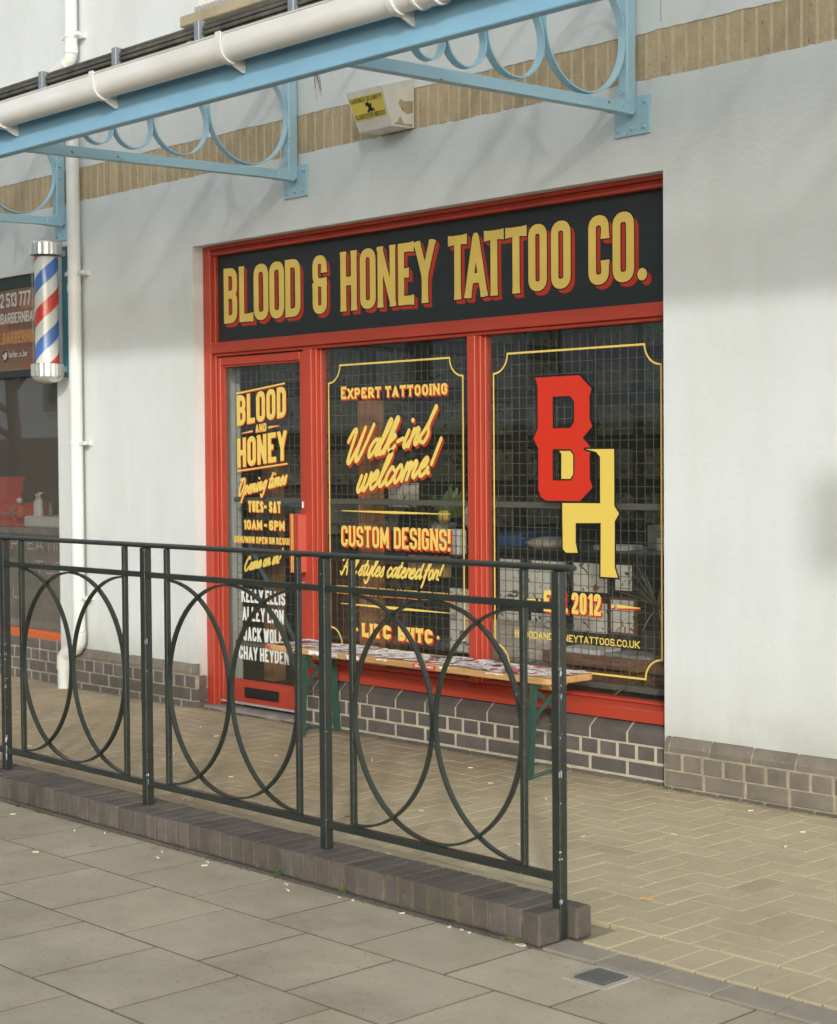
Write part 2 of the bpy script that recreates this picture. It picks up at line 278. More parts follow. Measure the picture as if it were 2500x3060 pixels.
# ------------------------------------------------------------------ mesh helpers
class MB:
    def __init__(s): s.v = []; s.f = []; s.mi = []; s.cur = 0
    def add(s, vs, fs):
        b = len(s.v); s.v += [tuple(p) for p in vs]
        for f in fs: s.f.append(tuple(i+b for i in f)); s.mi.append(s.cur)
        return s
    def box(s, x0, x1, y0, y1, z0, z1):
        return s.add([(x0,y0,z0),(x1,y0,z0),(x1,y1,z0),(x0,y1,z0),(x0,y0,z1),(x1,y0,z1),(x1,y1,z1),(x0,y1,z1)],
                     [(0,3,2,1),(4,5,6,7),(0,1,5,4),(1,2,6,5),(2,3,7,6),(3,0,4,7)])
    def cbox(s, x0, x1, y0, y1, z0, z1, c=.004):
        """chamfered box"""
        vs = []; X = (x0,x1); Y = (y0,y1); Z = (z0,z1)
        idx = {}
        for i in (0,1):
            for j in (0,1):
                for k in (0,1):
                    sx = c if i == 0 else -c; sy = c if j == 0 else -c; sz = c if k == 0 else -c
                    idx[i,j,k,0] = len(vs); vs.append((X[i], Y[j]+sy, Z[k]+sz))
                    idx[i,j,k,1] = len(vs); vs.append((X[i]+sx, Y[j], Z[k]+sz))
                    idx[i,j,k,2] = len(vs); vs.append((X[i]+sx, Y[j]+sy, Z[k]))
        fs = []
        def q(*k): fs.append(tuple(idx[a] for a in k))
        for i in (0,1): q((i,0,0,0),(i,1,0,0),(i,1,1,0),(i,0,1,0)) if i else q((i,0,1,0),(i,1,1,0),(i,1,0,0),(i,0,0,0))
        for j in (0,1): q((0,j,1,1),(1,j,1,1),(1,j,0,1),(0,j,0,1)) if j else q((0,j,0,1),(1,j,0,1),(1,j,1,1),(0,j,1,1))
        for k in (0,1): q((0,0,k,2),(1,0,k,2),(1,1,k,2),(0,1,k,2)) if k else q((0,1,k,2),(1,1,k,2),(1,0,k,2),(0,0,k,2))
        for j in (0,1):
            for k in (0,1): q((0,j,k,1),(1,j,k,1),(1,j,k,2),(0,j,k,2))
        for i in (0,1):
            for k in (0,1): q((i,0,k,0),(i,1,k,0),(i,1,k,2),(i,0,k,2))
        for i in (0,1):
            for j in (0,1): q((i,j,0,0),(i,j,1,0),(i,j,1,1),(i,j,0,1))
        for i in (0,1):
            for j in (0,1):
                for k in (0,1): q((i,j,k,0),(i,j,k,1),(i,j,k,2))
        return s.add(vs, fs)
    def prism(s, poly, axis, a, b):
        """poly: 2-D points; axis 0: (y,z) extruded along x, 1: (x,z) along y, 2: (x,y) along z"""
        def P(p, t):
            return (t,p[0],p[1]) if axis == 0 else ((p[0],t,p[1]) if axis == 1 else (p[0],p[1],t))
        n = len(poly)
        return s.add([P(p,a) for p in poly]+[P(p,b) for p in poly],
                     [tuple(range(n))[::-1], tuple(range(n,2*n))]+[(i,(i+1)%n,n+(i+1)%n,n+i) for i in range(n)])
    def bar(s, p, q, wx, wz, upv=(0,0,1)):
        """rectangular bar from p to q; wx across, wz along the up side"""
        p, q = Vector(p), Vector(q); d = (q-p).normalized(); upv = Vector(upv)
        sx = d.cross(upv).normalized(); uz = sx.cross(d).normalized()
        vs = []
        for e in (p,q):
            for a, b in ((-1,-1),(1,-1),(1,1),(-1,1)): vs.append(e+sx*wx/2*a+uz*wz/2*b)
        return s.add(vs, [(0,3,2,1),(4,5,6,7),(0,1,5,4),(1,2,6,5),(2,3,7,6),(3,0,4,7)])
    def tube(s, pts, r, n=10, caps=True):
        pts = [Vector(p) for p in pts]; rs = r if isinstance(r, (list,tuple)) else [r]*len(pts)
        vs = []; prev = None
        for i, p in enumerate(pts):
            d = ((pts[min(i+1,len(pts)-1)]-pts[max(i-1,0)])).normalized()
            if prev is None:
                a = Vector((0,0,1)) if abs(d.z) < .9 else Vector((1,0,0))
            else: a = prev
            x = (a-d*a.dot(d)).normalized(); prev = x; y = d.cross(x)
            for k in range(n):
                t = 2*math.pi*k/n; vs.append(p+(x*math.cos(t)+y*math.sin(t))*rs[i])
        fs = []
        for i in range(len(pts)-1):
            for k in range(n): fs.append((i*n+k, i*n+(k+1)%n, (i+1)*n+(k+1)%n, (i+1)*n+k))
        if caps: fs.append(tuple(range(n))[::-1]); fs.append(tuple(range((len(pts)-1)*n, len(pts)*n)))
        return s.add(vs, fs)
    def lathe(s, prof, cx, cy, n=20):
        vs = []; fs = []
        for (r, z) in prof:
            for k in range(n):
                t = 2*math.pi*k/n; vs.append((cx+r*math.cos(t), cy+r*math.sin(t), z))
        for i in range(len(prof)-1):
            for k in range(n): fs.append((i*n+k, i*n+(k+1)%n, (i+1)*n+(k+1)%n, (i+1)*n+k))
        fs.append(tuple(range(n))[::-1]); fs.append(tuple(range((len(prof)-1)*n, len(prof)*n)))
        return s.add(vs, fs)
    def ring(s, plane, c, r0, r1, w0, w1, a0=0, a1=2*math.pi, n=48):
        """flat-bar ring, plane 'yz' (width along x) or 'xz' (width along y)"""
        full = abs(a1-a0-2*math.pi) < 1e-6; m_ = n if full else n+1
        vs = []
        for i in range(m_):
            t = a0+(a1-a0)*i/n
            for r, w_ in ((r0,w0),(r1,w0),(r1,w1),(r0,w1)):
                if plane == 'yz': vs.append((w_, c[0]+r*math.cos(t), c[1]+r*math.sin(t)))
                else: vs.append((c[0]+r*math.cos(t), w_, c[1]+r*math.sin(t)))
        fs = []
        for i in range(n):
            j = (i+1) % m_
            for k in range(4): fs.append((i*4+k, i*4+(k+1)%4, j*4+(k+1)%4, j*4+k))
        if not full: fs += [(0,1,2,3), tuple(4*n+k for k in (3,2,1,0))]
        return s.add(vs, fs)
    def ball(s, c, r, n=10, sq=(1,1,1)):
        prof = []
        vs = []; fs = []
        rows = n//2
        for i in range(rows+1):
            ph = math.pi*i/rows
            for k in range(n):
                t = 2*math.pi*k/n
                vs.append((c[0]+r*sq[0]*math.sin(ph)*math.cos(t), c[1]+r*sq[1]*math.sin(ph)*math.sin(t), c[2]+r*sq[2]*math.cos(ph)))
        for i in range(rows):
            for k in range(n): fs.append((i*n+k, (i+1)*n+k, (i+1)*n+(k+1)%n, i*n+(k+1)%n))
        return s.add(vs, fs)
    def mesh(s, name, mats, smooth=False):
        me = bpy.data.meshes.new(name); me.from_pydata(s.v, [], s.f)
        for m_ in (mats if isinstance(mats, (list,tuple)) else [mats]): me.materials.append(m_)
        if any(s.mi): me.polygons.foreach_set('material_index', s.mi)
        bm = bmesh.new(); bm.from_mesh(me)
        if not getattr(s, 'keep', False):
            bmesh.ops.remove_doubles(bm, verts=bm.verts, dist=1e-6)
            bmesh.ops.recalc_face_normals(bm, faces=bm.faces)
        bm.to_mesh(me); bm.free()
        if smooth:
            me.polygons.foreach_set('use_smooth', [True]*len(me.polygons))
            try: me.set_sharp_from_angle(angle=R(38))
            except Exception: pass
        return me
    def obj(s, name, mats, parent=None, loc=None, smooth=False):
        o = bpy.data.objects.new(name, s.mesh(name, mats, smooth)); COL.objects.link(o)
        if loc: o.location = loc
        if parent: o.parent = parent
        return o

def tag(o, label=None, cat=None, group=None, kind=None):
    if label: o['label'] = label
    if cat: o['category'] = cat
    if group: o['group'] = group
    if kind: o['kind'] = kind
    return o
def empty(name, loc=(0,0,0), **k):
    o = bpy.data.objects.new(name, None); COL.objects.link(o); o.location = loc; o.empty_display_size = .1
    return tag(o, **k)
def inst(name, me, parent, loc, rot=None, scale=None):
    o = bpy.data.objects.new(name, me); COL.objects.link(o); o.location = loc
    if rot: o.rotation_euler = rot
    if scale: o.scale = scale
    if parent: o.parent = parent
    return o
def struct(name, mb, m_, smooth=False):
    return tag(mb.obj(name, m_, smooth=smooth), kind='structure')

# ------------------------------------------------------------------ lettering
GL = {
'A':(1.05,["0,0 .5,1 1,0",".2,.27 .8,.27"]), 'B':(1,["c0,.52 0,1 1,1r 1,.52r","c0,0 0,.52 1,.52r 1,0r"]),
'C':(1,["1,.68 1,1r 0,1r 0,0r 1,0r 1,.32"]), 'D':(1,["c0,0 0,1 1,1r 1,0r"]), 'E':(.9,["1,1 0,1 0,0 1,0","0,.52 .8,.52"]),
'F':(.9,["1,1 0,1 0,0","0,.5 .8,.5"]), 'G':(1,["1,.7 1,1r 0,1r 0,0r 1,0r 1,.46 .55,.46"]), 'H':(1.05,["0,0 0,1","1,0 1,1","0,.5 1,.5"]),
'I':(.0,[".5,0 .5,1"]), 'J':(.85,["1,1 1,0r 0,0r 0,.28"]), 'K':(1.05,["0,0 0,1","1,1 .0,.42",".25,.6 1,0"]), 'L':(.85,["0,1 0,0 1,0"]),
'M':(1.35,["0,0 0,1 .5,.25 1,1 1,0"]), 'N':(1.1,["0,0 0,1","1,0 1,1","0,1 1,0"]), 'O':(1,["c0,0r 0,1r 1,1r 1,0r"]), 'P':(1,["0,0 0,1 1,1r 1,.45r 0,.45"]),
'Q':(1,["c0,0r 0,1r 1,1r 1,0r",".6,.25 1.05,-.08"]), 'R':(1,["0,0 0,1 1,1r 1,.48r 0,.48",".5,.45 1,0"]),
'S':(1,["1,.72 1,1r 0,1r 0,.53r 1,.47r 1,0r 0,0r 0,.28"]), 'T':(1,["0,1 1,1",".5,1 .5,0"]), 'U':(1,["0,1 0,0r 1,0r 1,1"]),
'V':(1.05,["0,1 .5,0 1,1"]), 'W':(1.5,["0,1 .27,0 .5,.85 .73,0 1,1"]), 'X':(1.05,["0,0 1,1","0,1 1,0"]), 'Y':(1.05,["0,1 .5,.42 1,1",".5,.45 .5,0"]),
'0':(1,["c0,0r 0,1r 1,1r 1,0r"]), '1':(.45,["0,.78 1,1 1,0"]), '2':(1,["0,.7 0,1r 1,1r 1,.58r 0,.12 0,0 1,0"]),
'3':(1,["0,.74 0,1r 1,1r 1,.52r .35,.52",".35,.52 1,.52r 1,0r 0,0r 0,.26"]), '4':(1,[".78,0 .78,1 0,.3 1,.3"]),
'5':(1,["1,1 0,1 0,.56 1,.6r 1,0r 0,0r 0,.26"]), '6':(1,["1,.74 1,1r 0,1r 0,0r 1,0r 1,.52r 0,.52"]), '7':(.95,["0,1 1,1 .3,0"]),
'8':(1,["c0,.52r 0,1r 1,1r 1,.52r","c0,0r 0,.52r 1,.52r 1,0r"]), '&':(1,[".82,.73 .82,1r 0,1r 0,.54r 1.08,.54","0,.54r 0,.0r .82,.0r .82,.54"]),
'-':(.5,["0,.5 1,.5"]), '/':(.6,["0,0 1,1"]), '@':(1.2,["c0,.1r 0,.95r 1,.95r 1,.1r","c.35,.35 .35,.7 .7,.7 .7,.35"]),
'_':(.9,["0,0 1,0"]), '.':(0,["d.5,.0"]), '!':(0,[".5,1 .5,.33","d.5,.0"]), 'e':(.8,["1,.15 1,0r 0,0r 0,.6r 1,.6r 1,.3 .2,.3"]),
's':(.75,["1,.5 1,.62r 0,.62r 0,.34r 1,.30r 1,0r 0,0r 0,.12"]), 't':(.7,[".4,1 .4,0r 1,0r","0,.65 .9,.65"]),
'b':(.8,["0,1 0,0","c0,0 0,.6 1,.6r 1,0r"]), 'a':(.8,["c0,0r 0,.6r 1,.6 1,0"]), 'r':(.6,["0,0 0,.6","0,.45 .4,.6r 1,.6"]), 'n':(.8,["0,0 0,.6","0,.55 0,.6r 1,.6r 1,0"]),
'm':(1.3,["0,0 0,.6 .5,.6r .5,0",".5,.55 .5,.6r 1,.6r 1,0"]), 'l':(0,[".5,0 .5,1"]), 'o':(.8,["c0,0r 0,.6r 1,.6r 1,0r"]), 'i':(0,[".5,0 .5,.6","d.5,.9"]), 'j':(.3,["1,.6 1,-.25r 0,-.25"]),
'd':(.8,["1,1 1,0","c0,0r 0,.6r 1,.6 1,0"])}
def parse(spec):
    closed = spec[0] == 'c'; dot = spec[0] == 'd'
    if closed or dot: spec = spec[1:]
    pts = []
    for tk in spec.split():
        r_ = tk.endswith('r'); a, b = tk.rstrip('r').split(','); pts.append((float(a), float(b), r_))
    return closed, dot, pts
def fillet(P, closed, rad):
    out = []; n = len(P)
    for i, (x, y, r_) in enumerate(P):
        if not r_ or (not closed and i in (0, n-1)): out.append((x, y)); continue
        a = Vector(P[i-1][:2]); p = Vector((x, y)); b = Vector(P[(i+1) % n][:2])
        da, db = (a-p), (b-p); la, lb = da.length, db.length
        if la < 1e-6 or lb < 1e-6: out.append((x,y)); continue
        ka = .5 if (P[i-1][2]) else .95; kb = .5 if P[(i+1) % n][2] else .95
        q = min(rad, la*ka, lb*kb)
        s_ = p+da/la*q; e_ = p+db/lb*q
        for k in range(6):
            t = k/5; v = s_*(1-t)**2+p*2*t*(1-t)+e_*t*t; out.append((v.x, v.y))
    return out
def stroke_polys(pts, h, closed=False, cap='butt', flare=0, fl=0):
    pts = [Vector(p) for p in pts]; cl = []
    for p in pts:
        if not cl or (p-cl[-1]).length > 1e-6: cl.append(p)
    pts = cl
    if closed and (pts[0]-pts[-1]).length < 1e-6: pts.pop()
    n = len(pts); out = []
    segs = [(i, (i+1) % n) for i in range(n if closed else n-1)]
    for i, j in segs:
        d = (pts[j]-pts[i]).normalized(); nn = Vector((-d.y, d.x))*h
        out.append([pts[i]+nn, pts[i]-nn, pts[j]-nn, pts[j]+nn])
    rng = range(n) if closed else range(1, n-1)
    for i in rng:
        d1 = (pts[i]-pts[i-1]).normalized(); d2 = (pts[(i+1) % n]-pts[i]).normalized()
        cr = d1.x*d2.y-d1.y*d2.x
        if abs(cr) < 1e-4: continue
        sg = -1 if cr > 0 else 1
        n1 = Vector((-d1.y, d1.x))*h*sg; n2 = Vector((-d2.y, d2.x))*h*sg
        mid = (n1+n2); l = mid.length
        if l < 1e-6: continue
        ml = min(h*h/(l/2), h*1.9) if cap != 'round' else h
        tip = pts[i]+mid/l*ml
        out.append([pts[i], pts[i]+n1, tip, pts[i]+n2])
    if not closed:
        for e, o in ((0,1),(-1,-2)):
            d = (pts[e]-pts[o]).normalized(); nn = Vector((-d.y, d.x))
            if cap == 'round':
                out.append([pts[e]+Vector((math.cos(2*math.pi*k/14), math.sin(2*math.pi*k/14)))*h for k in range(14)])
            elif flare > 0:
                L = fl
                out.append([pts[e]-d*L+nn*h, pts[e]-d*L-nn*h, pts[e]-nn*h*(1+flare), pts[e]+nn*h*(1+flare)])
    return out
def union(polys):
    V = []; F = []
    for p in polys:
        ar = sum(p[i][0]*p[(i+1) % len(p)][1]-p[(i+1) % len(p)][0]*p[i][1] for i in range(len(p)))
        if abs(ar) < 1e-10: continue
        q = p if ar > 0 else p[::-1]
        F.append(list(range(len(V), len(V)+len(q)))); V += [Vector((a[0], a[1])) for a in q]
    res = delaunay_2d_cdt(V, [], F, 0, 1e-7, True)
    vs, fs, of = res[0], res[2], res[5]
    bb = [(min(p.x for p in q), max(p.x for p in q), min(p.y for p in q), max(p.y for p in q)) for q in ([V[i] for i in f] for f in F)]
    keep = []
    for f, o in zip(fs, of):
        if not len(o): continue
        a, b, c = (vs[i] for i in f[:3])
        if abs((b.x-a.x)*(c.y-a.y)-(b.y-a.y)*(c.x-a.x)) > 1.5e-5:
            x = (a.x+b.x+c.x)/3; y = (a.y+b.y+c.y)/3; hit = False
            for q, B in zip(F, bb):
                if B[0] <= x <= B[1] and B[2] <= y <= B[3]:
                    ins = False; j = len(q)-1
                    for i in range(len(q)):
                        p, r_ = V[q[i]], V[q[j]]
                        if (p.y > y) != (r_.y > y) and x < (r_.x-p.x)*(y-p.y)/(r_.y-p.y)+p.x: ins = not ins
                        j = i
                    if ins: hit = True; break
            if not hit: continue
        keep.append(tuple(f))
    return [(v.x, v.y) for v in vs], keep
def clipz(P_, z, sgn):
    res = []
    for i in range(len(P_)):
        a, b = P_[i-1], P_[i]; ia = (a.y-z)*sgn >= 0; ib = (b.y-z)*sgn >= 0
        if ia != ib:
            k = (z-a.y)/(b.y-a.y); res.append(Vector((a.x+(b.x-a.x)*k, z)))
        if ib: res.append(b)
    return res
def glyph_polys(ch, x0, x1, z0, z1, t, grow=0.0, flare=0, serif=False, radk=1.0):
    """polygons of a letter whose outer box is x0..x1, z0..z1, stroke thickness t"""
    if ch not in GL: return []
    out = []; W = x1-x0-t; H = z1-z0-t
    for sp in GL[ch][1]:
        closed, dot, P = parse(sp)
        Q = [(x0+t/2+p[0]*W, z0+t/2+p[1]*H, p[2]) for p in P]
        if dot:
            c = Q[0]; rr = t*.62+grow
            out.append([Vector((c[0]+rr*math.cos(2*math.pi*k/16), c[1]+rr*math.sin(2*math.pi*k/16))) for k in range(16)]); continue
        # butt ends reach the box edge
        S = fillet(Q, closed, t*.95*radk)
        if not closed:
            def ext(a, b):
                d = (Vector(a)-Vector(b)); L = d.length; d /= max(L, 1e-6)
                horiz = abs(a[1]-(z0+t/2)) < 1e-4 or abs(a[1]-(z1-t/2)) < 1e-4
                if abs(d.y) > .3 and horiz: return Vector(a)+d*(t/2/abs(d.y)*1.0)
                if abs(d.x) > .9 and (abs(a[0]-(x0+t/2)) < 1e-4 or abs(a[0]-(x1-t/2)) < 1e-4): return Vector(a)+d*t/2
                return Vector(a)
            S[0], S[-1] = ext(S[0], S[1]), ext(S[-1], S[-2])
            if grow:
                d = (Vector(S[0])-Vector(S[1])).normalized(); S[0] = Vector(S[0])+d*grow
                d = (Vector(S[-1])-Vector(S[-2])).normalized(); S[-1] = Vector(S[-1])+d*grow
        out += stroke_polys(S, t/2+grow, closed, flare=flare, fl=t*(.9 if serif else .7))
    if ch in 'ANMWVKXYZRQ14723':
        lo, hi = z0-grow-(.1 if ch == 'Q' else 0), z1+grow; cl = []
        for p in out:
            q = clipz(p, lo, 1); q = clipz(q, hi, -1) if q else q
            if len(q) > 2: cl.append(q)
        out = cl
    return out
def sweep(polys, dx, dz, a=.0, n=5):
    out = []
    for k in range(n):
        s_ = a+(1-a)*k/(n-1)
        out += [[Vector((p[0]+dx*s_, p[1]+dz*s_)) for p in q] for q in polys]
    return out
def shear(polys, x0, sl_):
    return [[Vector((p[0], p[1]+(p[0]-x0)*sl_)) for p in q] for q in polys]
def put(mb, polys, Y, mi):
    if not polys: return
    vs, fs = union(polys); mb.cur = mi; mb.add([(x, Y, z) for x, z in vs], fs)
def face_front(mb):
    """orient all sheets towards -Y"""
    nf = []
    for f in mb.f:
        a, b, c = (mb.v[i] for i in f[:3])
        ny = (b[2]-a[2])*(c[0]-a[0])-(b[0]-a[0])*(c[2]-a[2])
        nf.append(f if ny < 0 else f[::-1])
    mb.f = nf; mb.keep = True
def layout(s_, x0, x1, t, gap, space):
    nw = sum(GL[c][0] for c in s_ if c != ' '); ng = 0; fixed = 0; prev = None
    for c in s_:
        if c == ' ': fixed += space; prev = None; continue
        fixed += t
        if prev is not None: fixed += gap
        prev = c
    u = (x1-x0-fixed)/max(nw, 1e-6)
    out = []; x = x0; prev = None
    for c in s_:
        if c == ' ': x += space; prev = None; continue
        if prev is not None: x += gap
        w_ = GL[c][0]*u+t; out.append((c, x, x+w_)); x += w_; prev = c
    return out
def text(name, s_, x0, x1, z0, z1, t, Y, cols, parent, gap=None, space=None, shadow=None, outline=0, slope=0, flare=0, serif=False, label=None, radk=1.0, first_big=0):
    """cols: (fill, shadow, outline) materials"""
    gap = t*.45 if gap is None else gap; space = t*2 if space is None else space
    mb = MB()
    for i, (c, a, b) in enumerate(layout(s_, x0, x1, t, gap, space)):
        zz1 = z1+(first_big if (i == 0) else 0)
        g = shear(glyph_polys(c, a, b, z0, zz1, t, 0, flare, serif, radk), x0, slope)
        if shadow: put(mb, sweep(g, *shadow), Y+.0000+.0010, 1)
        if outline: put(mb, shear(glyph_polys(c, a, b, z0, zz1, t, outline, flare, serif, radk), x0, slope), Y+.0005, 2)
        put(mb, g, Y, 0)
    face_front(mb)
    o = mb.obj(name, cols, parent)
    if label: o['label'] = label
    return o
def strip_poly(x0, z0, x1, z1, w0, w1):
    return [Vector((x0, z0-w0/2)), Vector((x1, z1-w1/2)), Vector((x1, z1+w1/2)), Vector((x0, z0+w0/2))]

SG = { # script letters: (advance, strokes); x-height 1, ascender 2; 'o' closed, 'd' dot
'W':(2.0,["-.35,1.35 0,1.95 .28,1.9 .15,1 .05,.15 .3,.02 .8,.9 1.15,2.0 .9,.9 .85,.1 1.1,.05 1.55,.9 1.95,2.0"]),
'a':(1.0,[".85,.85 .5,1.0 .1,.55 .2,.02 .6,.35 .9,1.0 .75,.3 .9,.02 1.15,.3"]), 'l':(.65,["-.05,.3 .45,1.2 .7,1.85 .5,1.95 .2,1.0 .1,.2 .35,.02 .65,.35"]),
'k':(1.0,["-.05,.3 .45,1.2 .7,1.85 .5,1.95 .2,1.0 .0,.0",".1,.5 .5,1.0 .75,.85 .25,.5 .55,.02 .95,.3"]),
'-':(.75,[".1,.5 .6,.6"]), 'i':(.55,[".25,1.0 .05,.3 .2,.02 .55,.35","d.4,1.55"]),
'z':(.95,["-.25,.35 .2,.75 .75,1.75 .72,1.95 .45,1.0 .62,.45 .35,.02 .0,.15"]),
'n':(1.05,[".2,1.0 0,0",".1,.5 .5,.98 .68,.8 .5,.25 .68,.02 1.0,.35"]), 's':(.75,["-.05,.2 .45,1.0 .45,.6 .5,.2 .25,.0 -.02,.15"]),
'w':(1.2,[".15,1.0 0,.3 .2,.02 .5,.45 .62,1.0 .5,.3 .7,.02 1.0,.45 1.1,1.0 1.2,.75"]),
'e':(.85,[".05,.45 .5,.62 .6,.92 .38,1.0 .05,.55 .2,.02 .55,.1 .8,.4"]), 'c':(.8,[".65,.8 .4,1.0 .05,.55 .2,.02 .5,.1 .75,.4"]),
'o':(.85,["o.4,1.0 .05,.55 .2,.02 .5,.15 .65,.65"]), 'm':(1.5,[".2,1.0 0,0",".1,.5 .48,.98 .6,.8 .45,0",".55,.5 .95,.98 1.12,.8 .95,.25 1.12,.02 1.45,.35"]),
'!':(.6,[".55,1.95 .2,.55","d.08,.08"]), 'O':(1.35,["o.6,1.95 .1,1.2 .15,.1 .6,.1 1.0,1.0 .95,1.8","-.1,1.9 .3,2.0 .6,1.95"]), 'p':(.95,[".2,1.0 -.3,-.9",".05,.45 .45,1.0 .7,.7 .4,.05 .05,.2"]),
'g':(.95,[".8,.85 .5,1.0 .1,.55 .2,.1 .6,.35 .85,1.0 .55,-.4 .2,-.8 -.1,-.5"]), 't':(.65,[".5,1.7 .1,.3 .28,.02 .6,.35",".0,1.05 .6,1.15"]),
'C':(1.3,["1.05,1.6 .85,1.98 .3,1.5 .0,.6 .3,.02 .7,.1 1.1,.5"]), 'A':(1.4,["-.2,.25 .1,.0 .6,1.2 1.0,2.0 .95,1.0 1.0,.0","-.1,1.5 .2,2.0 .5,1.7",".3,.8 1.1,.85"]),
'y':(.95,[".15,1.0 .05,.35 .25,.05 .6,.5 .8,1.0 .5,-.4 .15,-.8 -.1,-.5"]), 'r':(.75,["0,.1 .2,1.0 .3,.85 .6,.95 .55,.2 .75,.1"]),
'd':(1.0,[".8,.85 .5,1.0 .1,.55 .2,.02 .6,.35","1.1,1.95 .8,.6 .85,.02 1.1,.3"]), 'f':(.75,["0,.2 .5,1.2 .8,1.8 .6,1.95 .35,1.2 .1,-.3 -.05,-.8",".05,.9 .6,1.0"]),
'u':(1.0,[".15,1.0 0,.3 .2,.02 .5,.45 .65,1.0 .55,.3 .7,.02 1.0,.35"])}
def catmull(P, closed, k=5):
    out = []; n = len(P)
    rng = range(n) if closed else range(n-1)
    for i in rng:
        p0 = P[(i-1) % n] if closed or i > 0 else P[0]; p1 = P[i]; p2 = P[(i+1) % n]; p3 = P[(i+2) % n] if closed or i < n-2 else P[-1]
        for j in range(k):
            t = j/k
            out.append(tuple(.5*((2*p1[a])+(-p0[a]+p2[a])*t+(2*p0[a]-5*p1[a]+4*p2[a]-p3[a])*t*t+(-p0[a]+3*p1[a]-3*p2[a]+p3[a])*t**3) for a in (0,1)))
    if not closed: out.append(tuple(P[-1]))
    return out
def script(name, s_, p0, p1, xh, t, Y, cols, parent, shadow=None, outline=0, slant=.28, space=.55, label=None):
    nat = sum(space if c == ' ' else SG[c][0] for c in s_)
    L = math.hypot(p1[0]-p0[0], p1[1]-p0[1]); ux = L/nat
    ex = ((p1[0]-p0[0])/L, (p1[1]-p0[1])/L); x = 0; mb = MB(); A = []; B = []
    for c in s_:
        if c == ' ': x += space; continue
        for sp in SG[c][1]:
            cl = sp[0] == 'o'; dot = sp[0] == 'd'
            P = [tuple(float(q) for q in tk.split(',')) for tk in sp.lstrip('od').split()]
            def T(p):
                lx = (x+p[0])*ux; ly = p[1]*xh
                return (p0[0]+lx*ex[0]+slant*ly*.6, p0[1]+lx*ex[1]+ly)
            if dot:
                q = T(P[0]); rr = t*.62
                for lst, g_ in ((A,0),(B,outline)):
                    lst.append([Vector((q[0]+(rr+g_)*math.cos(2*math.pi*k/14), q[1]+(rr+g_)*math.sin(2*math.pi*k/14))) for k in range(14)])
                continue
            Q = catmull([T(p) for p in P], cl)
            A += stroke_polys(Q, t/2, cl, 'round'); B += stroke_polys(Q, t/2+outline, cl, 'round')
        x += SG[c][0]
    if shadow: put(mb, sweep(A, *shadow, n=4), Y+.0010, 1)
    if outline: put(mb, B, Y+.0005, 2)
    put(mb, A, Y, 0); face_front(mb)
    o = mb.obj(name, cols, parent)
    if label: o['label'] = label
    return o

# ================================================================== GROUND
mb = MB().box(-60, 60, -60, -9.0, -.30, -.12); struct('road', mb, M['asphalt'])
mb = MB().box(-60, 60, -9.0, -2.262, -.30, -.0010); pavement = struct('pavement', mb, M['slab_joint'])
mb = MB().box(-60, 60, -2.2615, .30, -.30, -.004); forecourt = struct('forecourt', mb, M['paver_joint'])
mb = MB().box(-60, 60, -60, -26, -.12, 0); struct('far_pavement', mb, M['slab_joint'])
# slabs
sx, = [.415]
rows = [-2.262, -2.645, -3.075, -3.52, -3.955, -4.39, -4.825, -5.26]
smesh = {}
for ri in range(len(rows)-1):
    h_ = rows[ri]-rows[ri+1]; key = round(h_, 3)
    if key not in smesh:
        smesh[key] = [MB().cbox(-.2025, .2025, -h_/2+.0045, h_/2-.0045, -.05, 0, .0003).mesh('slab', M['slab']) for _ in range(1)]
    off = .019 if ri % 2 == 0 else .228
    for k in range(-14, 12):
        xc = off+(k+.5)*sx
        inst('slab', smesh[key][0], pavement, (xc+rnd.uniform(-.001,.001), (rows[ri]+rows[ri+1])/2, rnd.uniform(-.0003,.0004)),
             (rnd.uniform(-.0008,.0008), rnd.uniform(-.0008,.0008), rnd.uniform(-.004,.004)))
# herringbone pavers
W_ = .108; L_ = .216
pm = MB().cbox(-L_/2+.003, L_/2-.003, -W_/2+.003, W_/2-.003, -.05, 0, .002).mesh('paver', M['paver'])
pmd = MB().cbox(-L_/2+.003, L_/2-.003, -W_/2+.003, W_/2-.003, -.05, 0, .002).mesh('paver', M['paver_dirty'])
def dirty(x, y): return rnd.random() < .07+max(0, (y+.5)*1.2)
X0, Y0 = 1.394, -1.616
cells = []
for i in range(-82, 24):
    for j in range(-4, 16):
        c = (i+j) % 4
        x = X0+i*W_; y = Y0+j*W_
        if c == 0: cells.append((x+W_, y+W_/2, 0))
        elif c == 2: cells.append((x+W_/2, y+W_, 1))
YB = -1.9225
def whole(c):
    hy = (L_ if c[2] else W_)/2
    return c[1]-hy > YB-.004
cut = [c for c in cells if not whole(c) and c[1]+(L_ if c[2] else W_)/2 > YB+.02 and -7.4 < c[0] < 3.6]
cells = [c for c in cells if whole(c) and c[1]-(L_ if c[2] else W_)/2 < -.02 and -7.4 < c[0] < 3.6]
camp = Vector((4.78, -6.07)); dirc = Vector((-.72, .69))
def vis(c):
    d = Vector((c[0], c[1]))-camp; f_ = d.dot(dirc); s_ = d.dot(Vector((.69, .72)))
    return -.27*f_ < s_ < .27*f_
cells.sort(key=lambda c: (0 if vis(c) else 1, (Vector((c[0], c[1]))-camp).length))
def paver_z(): return .014+rnd.uniform(-.0012, .0012)
for x, y, o in cells[:260]:
    inst('paver', pmd if dirty(x, y) else pm, forecourt, (x, y, paver_z()), (rnd.uniform(-.006,.006), rnd.uniform(-.006,.006), (R(90) if o else 0)+rnd.uniform(-.008,.008)))
mb = MB()
